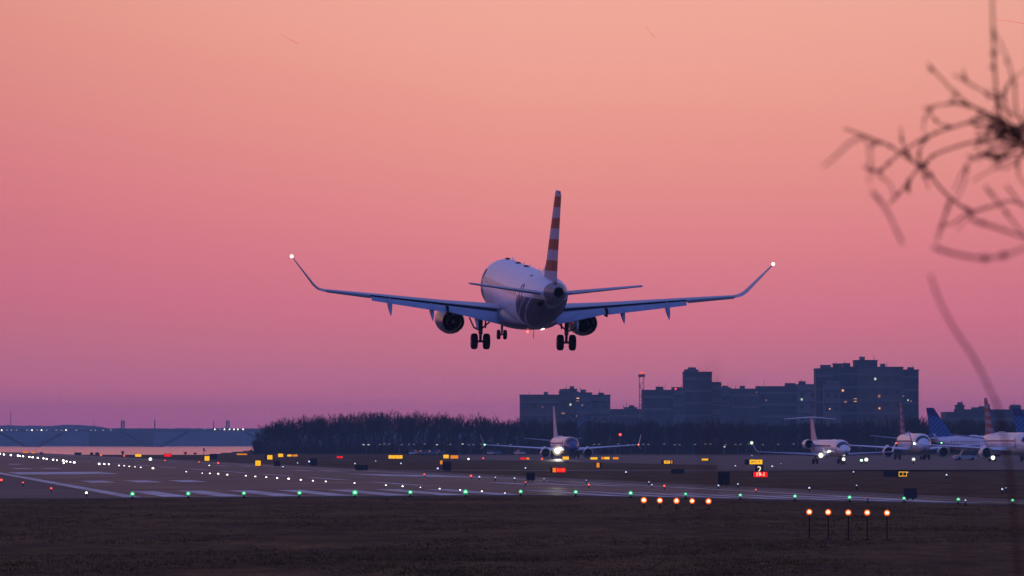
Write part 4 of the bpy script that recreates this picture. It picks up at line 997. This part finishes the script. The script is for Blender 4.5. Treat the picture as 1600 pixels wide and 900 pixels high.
# ------------------------------------------------------------------ airfield signs
emis('sign_yellow', (1, .47, .015), 1.25); emis('sign_amber', (1, .30, .01), .9); emis('sign_red', (1, .01, .015), 1.0); emis('sign_white', (1, .85, .55), 1.3)
mat('sign_back', (.016, .018, .022), .6)
def text_mesh(body, size, m, parent, loc, name='lettering', sx=1.):
    cu = bpy.data.curves.new(name, 'FONT'); cu.body = body; cu.size = size; cu.align_x = 'CENTER'; cu.align_y = 'CENTER'; cu.extrude = .01; cu.offset = size * .004
    o = bpy.data.objects.new(name, cu); me = bpy.data.meshes.new_from_object(o); bpy.data.objects.remove(o); me.materials.clear(); me.materials.append(MATS[m])
    t = bpy.data.objects.new(name, me); col.objects.link(t); t.parent = parent; t.location = loc; t.rotation_euler = (rad(90), 0, 0); t.scale = (sx, 1, 1); return t
def sign(px, ybot, wpx, hpx, faces, label, legs=2, text=None, cat_='airfield sign', group=None):
    """faces: list of (from, to, material) in fractions of the width"""
    P = at(px, ybot + .0, .18); k = P.y / F; w_, h = wpx * k, hpx * k
    root = empty('airfield_sign', P, label=label, cat=cat_, group=group)
    b = MB(); b.box((0, .12, .18 + h / 2), (w_, .24, h)); hs = b.build('housing', 'sign_back', root)
    for i in range(legs):
        b = MB(); x = (-.5 + (i + .5) / legs) * w_ * .8 if legs > 1 else 0; b.tube([(x, .12, 0), (x, .12, .2)], .05, 6); b.build('leg', 'gear_metal', root)
    for a, c, m in faces:
        b = MB(); b.box(((-.5 + (a + c) / 2) * w_, -.03, .18 + h / 2), ((c - a) * w_ - .06 * h, .03, h * .84)); b.build('face', m, root)
    for t in (text or []):
        body, fx, size, m = t[:4]; text_mesh(body, size * h, m, root, ((-.5 + fx) * w_, -.052, .18 + h / 2), sx=t[4] if len(t) > 4 else 1.)
    return root
def marks(root, px_w, pos, k):     # dark unreadable glyph blocks
    pass
sign(324, 720.5, 10, 8.5, [(0.05, .85, 'sign_yellow')], 'small square lit yellow sign in front of the river')
sign(334, 717, 11, 8, [], 'dark sign back just right of the small square yellow sign', legs=2)
sign(216, 714, 11, 5, [(0.05, .95, 'sign_yellow')], 'small lit yellow sign near the shore, left of the red one')
sign(262, 714, 12, 5.5, [(0.05, .95, 'sign_red')], 'small lit red sign near the shore in front of the river')
for px, w_, lb in ((65, 4, 'tiny dark box on the shore nearest the left edge'), (122, 11, 'wide low dark box on the shore'), (143.5, 5, 'left one of two small dark boxes on the shore'), (152, 6, 'right one of two small dark boxes on the shore')):
    P = gd(px, 1850); k = .185; root = empty('equipment_box', P, label=lb, cat='equipment box')
    b = MB(); b.box((0, 0, .42), (w_ * k, .8, .55)); b.build('cabinet', 'sign_back', root)
    b = MB(); b.box((0, 0, .08), (w_ * k * .8, .6, .16)); b.build('base', 'gear_metal', root)
sign(403, 728.5, 10, 9.5, [(0.08, .95, 'sign_yellow')], 'square lit yellow sign left of a dark box in the mid field', text=[('|', .5, .7, 'sign_back')])
sign(433, 728, 10, 8, [], 'small dark sign back right of the square yellow sign')
sign(420, 718.5, 13, 8, [(.3, .95, 'sign_yellow')], 'lit yellow sign with a dark left end beside the wood')
sign(438.5, 714.5, 8, 6, [(0, 1, 'sign_yellow')], 'small roundish lit yellow sign at the left foot of the wood')
sign(457, 713.5, 16, 3.6, [(0, .42, 'sign_yellow'), (.5, 1, 'sign_amber')], 'thin low strip of two amber panels at the foot of the wood')
sign(490, 727.5, 11, 11.5, [], 'tall dark box standing in the grass left of the red strip sign', legs=2)
sign(531, 716, 9.5, 3.4, [(0, 1, 'sign_red')], 'thin red strip sign at the foot of the wood')
sign(618, 717, 22, 6.2, [(0, .25, 'sign_yellow'), (.25, .5, 'sign_yellow'), (.5, .75, 'sign_yellow'), (.75, 1, 'sign_yellow')], 'long bright yellow sign of four panels before the wood', legs=4)
sign(565, 734.5, 20, 8, [], 'wide low dark sign back in the grass below the long yellow sign', legs=3)
sign(697, 716.5, 8.5, 6.5, [(0, 1, 'sign_yellow')], 'square yellow sign, left one of a close pair', text=[('.', .5, .6, 'sign_back')])
sign(710, 717, 12, 6, [(0, 1, 'sign_amber')], 'wider amber sign, right one of a close pair')
sign(689.5, 726, 4, 7, [(0, 1, 'sign_amber')], 'narrow amber panel at the left side of a tall dark box')
sign(698.5, 735, 13.5, 13.5, [], 'tall dark box in the grass in front of the close pair of yellow signs')
sign(820, 718.3, 14, 3.6, [(0, .6, 'sign_red'), (.66, 1, 'sign_amber')], 'thin red and amber sign left of the taxiing airliner')
sign(884, 718.5, 11, 5.5, [(.05, .95, 'sign_yellow')], 'small yellow sign below the nose of the taxiing airliner')
sign(928, 718.2, 11, 4, [(0, 1, 'sign_yellow')], 'thin yellow sign just right of the taxiing airliner')
sign(946, 718, 13, 4.4, [(0, .3, 'sign_amber'), (.34, 1, 'sign_yellow')], 'yellow sign of two panels, middle one right of the taxiing airliner')
sign(962, 718, 9, 4, [(0, 1, 'sign_amber')], 'small amber sign, third one right of the taxiing airliner')
sign(1043, 724.8, 19, 5.6, [(.2, .72, 'sign_yellow'), (.80, .90, 'sign_amber')], 'yellow sign with dark ends in mid field under the tower block', text=[('D', .38, .8, 'sign_back'), ('D', .55, .8, 'sign_back')])
sign(1103, 719.8, 13, 3.6, [(0, .8, 'sign_yellow')], 'thin yellow strip sign between two wider yellow signs')
sign(872, 738.5, 24, 8, [(.14, .36, 'sign_amber'), (.36, 1, 'sign_red')], 'red and amber lit sign in the grass in front of the taxiing airliner', legs=3, text=[('1', .46, .8, 'sign_amber', .9), ('1-19', .70, .75, 'sign_amber', .9)])
sign(829, 750, 13.5, 11.5, [], 'square dark box in the grass left of the red and amber sign')
sign(936, 731, 9, 8.5, [(.05, .6, 'sign_amber')], 'small round-looking dark sign with an amber left half')
sign(1059, 740, 20.5, 7, [], 'wide dark sign back right of centre in the mid-field grass', legs=3, text=[('-', .8, .5, 'gear_metal')])
sign(1131, 757.5, 18.5, 20, [], 'largest square dark box standing near the runway edge', legs=2)
sign(1178, 726, 29, 8.4, [(.26, .62, 'sign_yellow'), (.62, .96, 'sign_yellow')], 'bright yellow sign above the red one with dark left end', legs=3, text=[('▪', .40, .9, 'sign_back'), ('•', .52, .9, 'sign_back'), ('•', .79, .9, 'sign_back')])
sign(1186.5, 741, 13, 14, [], 'black distance board with a pale number, partly behind the red sign', legs=2, text=[('2', .5, .98, 'sign_white')])
sign(1187, 746.2, 25, 9.6, [(.10, 1, 'sign_red')], 'bright red lit sign reading 19-1', legs=3, text=[('19-1', .55, .86, 'sign_white', 1.0)])
sign(1399, 745, 37, 8.6, [(.64, .99, 'sign_yellow')], 'long dark sign with a yellow framed panel at its right end', legs=4, text=[])
P = at(1399, 745, .18); kk = P.y / F
rt = [o for o in col.objects if o.get('label', '').startswith('long dark sign with a yellow')][0]
b = MB(); b.box(((-.5 + .815) * 37 * kk, -.052, .18 + 4.3 * kk), (37 * kk * .29, .02, 8.6 * kk * .62)); b.build('face_inset', 'sign_back', rt)
text_mesh('J', 6.4 * kk, 'sign_yellow', rt, ((-.5 + .815) * 37 * kk, -.078, .18 + 4.3 * kk))
sign(1422.5, 778.5, 21, 15.5, [], 'square dark box close to the runway edge on the right side', legs=2)
sign(40, 707.8, 9, 2.6, [(0, 1, 'sign_amber')], 'faint amber strip on the shore near the left edge')
sign(52, 708.4, 6, 2.6, [(0, 1, 'sign_amber')], 'second faint amber strip on the shore, nearer the centre')
sign(378, 711, 16, 2.4, [(0, 1, 'sign_amber')], 'thin amber strip beside the left end of the wood')
# windsock on the shore
P = gd(318, 1780); root = empty('windsock', P, label='small red and white windsock on a pole before the river', cat='windsock')
b = MB(); b.tube([(0, 0, 0), (0, 0, 2.0)], .07, 6); b.build('pole', 'red_steel', root)
mat('sock_red', (.55, .08, .06), .8)
b = MB(); b.lathe([(0, .26), (.45, .2), (.9, .15), (1.1, .1)], (0, 0, 0), 'x', 12); o = b.build('sock', 'sock_red', root, smooth=True); o.location = (0, 0, 2.0); o.rotation_euler = (0, rad(60), rad(15))
# little shrubs on the shore
for px, hh in ((192, 1.1), (290, .8), (305, .6)):
    rnd = random.Random(px); v, f = [], []
    for i in range(60):
        a = rnd.uniform(0, 6.28); A = Vector((0, 0, .05)); mid = A + Vector((math.cos(a) * rnd.uniform(0, .4), math.sin(a) * .3, hh * rnd.uniform(.3, .8))); e = mid + Vector((rnd.uniform(-.5, .5), rnd.uniform(-.4, .4), hh * rnd.uniform(.1, .5)))
        stick(v, f, A, mid, .05, .03); stick(v, f, mid, e, .03, .015)
    b = MB(); b.v = v; b.f = f; o = b.build('bare_shrub', 'bark'); o.location = gd(px, 1850)
    tag(o, {192: 'largest small bare shrub on the shore before the river', 290: 'small bare shrub just left of the windsock', 305: 'tiny low shrub nearest the windsock on the shore'}[px], 'shrub')

# ------------------------------------------------------------------ vehicles far off
mat('car_white', (.5, .5, .52), .3, coat=.4); mat('car_dark', (.06, .06, .07), .3, coat=.4); mat('car_blue', (.10, .13, .2), .3, coat=.4)
def car(P, rz, m, label, group=None, van=False):
    root = empty('parked_car', P, (0, 0, rz), label=label, cat='car', group=group)
    top = 1.95 if van else 1.45; b = MB()
    sect = [(-2.2, .35, .62, .82), (-2.1, .3, .85, .88), (-.9, .28, .98, .9), (.9, .28, 1.0, .9), (2.1, .3, .92, .88), (2.2, .4, .8, .82)]
    b.loft([[(x, -w_, lo), (x, w_, lo), (x, w_, hi), (x, -w_, hi)] for x, lo, hi, w_ in sect]); bd = b.build('body', m, root)
    b = MB(); b.loft([[(-1.9 if not van else -2.1, -.78, .95), (-1.9 if not van else -2.1, .78, .95), (-1.3 if not van else -1.9, .66, top), (-1.3 if not van else -1.9, -.66, top)], [(1.1, -.8, .99), (1.1, .8, .99), (.35, .66, top), (.35, -.66, top)]]); b.build('cabin', 'window_glass', root)
    b = MB(); b.box((-.5 if not van else -.8, 0, top + .03), (1.8 if not van else 2.3, 1.34, .07)); b.build('roof', m, root)
    for x in (-1.35, 1.35):
        for y in (-.8, .8):
            b = MB(); b.lathe([(-.11, .02), (-.11, .3), (-.06, .33), (.06, .33), (.11, .3), (.11, .02)], (x, y, .33), 'y', 14); b.build('wheel', 'tyre_rubber', root)
    return root
g = gd(1507, 1250); car((g.x, g.y, g.z + .055), rad(195), 'car_white', 'white van on the apron between two parked airliners', van=True)
cl_ = ['car_white', 'car_dark', 'car_blue', 'car_white', 'car_blue', 'car_white', 'car_dark', 'car_white', 'car_blue', 'car_white']
for i, px in enumerate((644, 652, 660, 667, 675, 683, 690, 766, 778, 812)):
    g = gd(px, 1800 + (i % 2) * 9); car(g, rad(90 + (i * 47) % 25), cl_[i], '%s parked car from the left at the foot of the bare wood' % ordn(i + 1), 'cars parked at the foot of the wood')

# ------------------------------------------------------------------ blurred twigs close to the viewer
mat('twig_bark', (.13, .050, .035), .9, spec=.1, noise_amt=.3, noise_scale=30)
def twig_pts(pts, d, d1=None):
    n = len(pts); res = []
    for i, (a, c) in enumerate(pts):
        dd = d + ((d1 if d1 is not None else d) - d) * i / max(1, n - 1); res.append(atd(1300 + a / 2.0933, c / 2.0933, dd))
    return res
def smooth_pts(P, k=4):
    if len(P) < 3: return P
    out = []
    for i in range(len(P) - 1):
        a, b_, c, d = P[max(i - 1, 0)], P[i], P[i + 1], P[min(i + 2, len(P) - 1)]
        for j in range(k):
            t = j / k; out.append(.5 * ((2 * b_) + (c - a) * t + (2 * a - 5 * b_ + 4 * c - d) * t * t + (3 * b_ - a - 3 * c + d) * t ** 3))
    out.append(P[-1]); return out
def shrub():
    gz = terr(1, 6); hub = atd(1302 + 640 / 2.0933, 465 / 2.0933, 6.1); hub2 = atd(1300 + 650 / 2.0933, 670 / 2.0933, 6.2)
    trunk = [Vector((hub.x + .25, 6.4, gz - .05)), Vector((hub.x + .22, 6.35, gz + .6)), Vector((hub.x + .14, 6.25, gz + 1.2)), Vector((hub2.x + .08, 6.2, hub2.z - .15)), hub + Vector((.13, 0, 0)), hub + Vector((.18, 0, .25))]
    root = empty('bare_bush', trunk[0], label='out-of-focus bare twigs of a bush reaching in from the upper right', cat='bush')
    off = -trunk[0]
    tb = MB(); tb.tube([p + off for p in smooth_pts(trunk)], [.012 - .00053 * i for i in range(len(smooth_pts(trunk)))], 8); tb.build('stem', 'twig_bark', root, smooth=True)
    H = (645, 475); K = (650, 665)
    T = [([H, (575, 420), (545, 350), (538, 300), (530, 200), (527, 100), (523, -30)], 5.2, 1.9), ([H, (610, 380), (598, 290), (575, 200), (543, 125)], 5.0, 1.4), ([H, (570, 425), (520, 380), (470, 355), (420, 320), (360, 260), (312, 207)], 5.6, 1.7),
         ([H, (620, 395), (570, 360), (520, 315), (460, 280), (398, 243)], 5.7, 1.5), ([H, (590, 430), (560, 410), (510, 370), (440, 343), (380, 340), (300, 354)], 5.9, 1.7),
         ([K, (600, 660), (540, 670), (470, 690), (430, 678), (390, 650), (350, 610), (310, 560), (250, 520), (190, 478), (110, 445), (38, 420)], 6.1, 2.1), ([(110, 445), (60, 466), (0, 522), (-30, 545)], 4.6, 1.4),
         ([H, (600, 420), (550, 382), (480, 390), (400, 415), (340, 435), (270, 470), (200, 520), (150, 572)], 6.0, 1.9), ([H, (600, 452), (530, 460), (460, 465), (390, 485), (330, 510), (275, 560), (230, 620), (188, 667)], 6.3, 1.9),
         ([(95, 445), (120, 465), (125, 540), (122, 600)], 4.4, 1.1), ([(130, 625), (180, 690), (232, 800)], 4.9, 1.7), ([(150, 572), (190, 602), (205, 655)], 5.2, 1.1), ([(390, 645), (365, 720), (343, 787)], 5.3, 1.7),
         ([(470, 690), (430, 705), (400, 728), (348, 742)], 5.8, 1.5), ([(540, 672), (470, 692), (408, 752)], 5.2, 1.1), ([(455, 718), (540, 745), (640, 780)], 4.8, 2.0), ([(332, 808), (400, 830), (500, 845), (580, 830), (640, 806)], 4.5, 1.9),
         ([(500, 608), (550, 670), (640, 785)], 5.2, 1.5), ([(570, 608), (628, 680)], 5.3, 1.3), ([H, (560, 478), (500, 500), (440, 540), (400, 622)], 5.5, 1.3), ([(438, 540), (432, 600), (405, 655)], 5.3, 1.1), ([(640, 505), (600, 520), (530, 550), (460, 592)], 5.2, 1.1),
         ([H, (600, 480), (540, 520), (500, 420)], 6.0, 1.5), ([H, (610, 505), (560, 515), (520, 535)], 6.3, 1.7), ([H, (560, 460), (510, 380)], 6.2, 1.5), ([H, (590, 410), (570, 340), (560, 300)], 6.1, 1.2), ([H, (620, 430), (640, 350)], 6.2, 1.6), ([H, (600, 470), (550, 440), (520, 400)], 6.1, 1.7)]
    rnd = random.Random(12)
    for i in range(16):
        a = rnd.uniform(2.0, 4.4); l = rnd.uniform(60, 210); T.append(([(665 + rnd.uniform(0, 90), 475 + rnd.uniform(-110, 120)), (640 + math.cos(a) * l * .5, 470 - math.sin(a) * l * .35), (640 + math.cos(a + .2) * l, 470 - math.sin(a + .3) * l * .7)], rnd.uniform(5.5, 6.4), rnd.uniform(.8, 1.6)))
    bd = MB(); br = MB(); ends = []
    for pts, d, w_ in T:
        if pts[0] == H or pts[0] == K: pts = [(pts[0][0] + rnd.uniform(25, 120), pts[0][1] + rnd.uniform(-70, 85))] + list(pts[1:])
        P = smooth_pts(twig_pts(pts, 6.1 if pts[0][0] > 635 else d, d)); n = len(P); r0 = w_ * .00078
        br.tube([p + off for p in P], [r0 * (1 - .45 * i / n) * (1 if pts[0][0] < 600 else min(1, .45 + 1.6 * i / n)) for i in range(n)], 6)
        if pts[0][0] > 640:      # side shoots forking off
            for k in range(3 if len(pts) > 3 else 2):
                i0 = rnd.randrange(n // 2, n - 2); A = P[i0]; dr = (P[i0 + 1] - P[i0]).normalized(); sd = Vector((-dr.z, rnd.uniform(-.3, .3), dr.x)) * rnd.choice((-1, 1))
                l = rnd.uniform(.012, .042); P2 = smooth_pts([A, A + (dr + sd * rnd.uniform(.3, .7)) * l * .5, A + (dr * .8 + sd * rnd.uniform(.6, 1.1)) * l]); br.tube([p + off for p in P2], [r0 * (.75 - .4 * q / len(P2)) for q in range(len(P2))], 5)
                for q in range(2, len(P2) - 1, 3): bd.sphere(P2[q] + off, r0 * rnd.uniform(1.1, 1.6), 6)
        for i in range(2 if pts[0][0] < 600 else n // 3, n - 3, 3):
            if rnd.random() < .5: bd.sphere(P[i] + off, r0 * rnd.uniform(1.3, 1.9), 7)
    # extra fine twigs filling the bush outside the frame and behind
    for i in range(34):
        a = rnd.uniform(0, 6.28); e = rnd.uniform(-.3, 1.3); base = hub.lerp(hub2, rnd.random()) + Vector((rnd.uniform(.12, .34), rnd.uniform(-.1, .25), rnd.uniform(-.2, .3)))
        dr = Vector((abs(math.cos(a)) * .6 + .1, math.sin(a) * .4, e)).normalized(); l = rnd.uniform(.15, .45)
        P = smooth_pts([base, base + dr * l * .5, base + dr * l + Vector((rnd.uniform(-.0, .1), 0, rnd.uniform(-.1, .05)))]); br.tube([p + off for p in P], [.0013 * (1 - .5 * k / len(P)) for k in range(len(P))], 5)
    o = br.build('branches', 'twig_bark', root, smooth=True); bd.build('buds', 'twig_bark', root, smooth=True)
    
shrub()
def stem(pts, d, r, label, name='dry_stem'):
    P = smooth_pts([atd(a, c, d) for a, c in pts]); base = P[-1].copy(); g = terr(base.x, base.y); n = 4
    P += [Vector((base.x, base.y, base.z + (g - base.z) * (i + 1) / n)) for i in range(n)]
    off = -Vector((base.x, base.y, g)); b = MB(); N_ = len(P)
    b.tube([p + off for p in P], [r * (.6 + .6 * i / N_) for i in range(N_)], 8); o = b.build(name, 'twig_bark', smooth=True); o.location = -off
    tag(o, label, 'plant stem')
stem([(1453, 428), (1468, 470), (1492, 515), (1522, 560), (1545, 605), (1560, 640), (1572, 700), (1582, 780), (1590, 900)], 4.6, .0012, 'blurred reddish stem leaning down across the right of the view')
stem([(1110, 570), (1106, 640), (1108, 720), (1104, 800), (1108, 930)], 1.75, .0006, 'very faint blurred upright stem in front of the square tower')
stem([(1146, 600), (1149, 700), (1150, 800), (1146, 930)], 1.6, .0004, 'very faint blurred stem just right of the square tower')
stem([(1500, 650), (1512, 720), (1502, 800), (1508, 930)], 1.7, .0005, 'very faint blurred upright stem before the rightmost parked airliners')

# ------------------------------------------------------------------ vapour trails high in the sky
m = bpy.data.materials.new('vapour'); m.use_nodes = True; nt = m.node_tree; nt.nodes.clear(); o_ = N(nt, 'ShaderNodeOutputMaterial'); t_ = N(nt, 'ShaderNodeBsdfTransparent'); t_.inputs[0].default_value = (1, .80, .76, 1)
L(nt, t_.outputs[0], o_.inputs[0])  # tint paints the low sun's orange into the trails
MATS['vapour'] = m
for pts, wd, lb in (([(438, 54), (450, 60), (467, 69)], 1.1, 'short faint orange vapour trail high at upper left'), ([(1009, 38), (1012, 46), (1023, 58)], 1.1, 'short faint orange vapour trail near the top centre'), ([(1556, 30.5), (1580, 33.5), (1604, 37.5)], 1.3, 'thin bright orange vapour trail in the top right corner')):
    d = 15000; P = [atd(a, c, d) for a, c in pts]; o0 = P[0].copy(); b = MB(); b.tube([p - o0 for p in smooth_pts(P)], [wd * (.3 + .7 * i / 8) for i in range(len(smooth_pts(P)))], 6)
    o = b.build('vapour_trail', 'vapour', smooth=True); o.location = o0; tag(o, lb, 'vapour trail')

# ------------------------------------------------------------------ haze
if HAZE:
    b = MB(); b.box((0, 500, 29.5), (19000, 19000, 65)); m = bpy.data.materials.new('haze'); m.use_nodes = True; nt = m.node_tree; nt.nodes.clear()
    o = N(nt, 'ShaderNodeOutputMaterial'); vol = N(nt, 'ShaderNodeVolumePrincipled'); L(nt, vol.outputs[0], o.inputs['Volume'])
    vol.inputs['Color'].default_value = (.50, .82, 1, 1); vol.inputs['Density'].default_value = HAZE; vol.inputs['Anisotropy'].default_value = 0
    MATS['haze'] = m; tag(b.build('haze', m), 'thin bluish evening haze over the airfield', 'haze', kind='stuff')
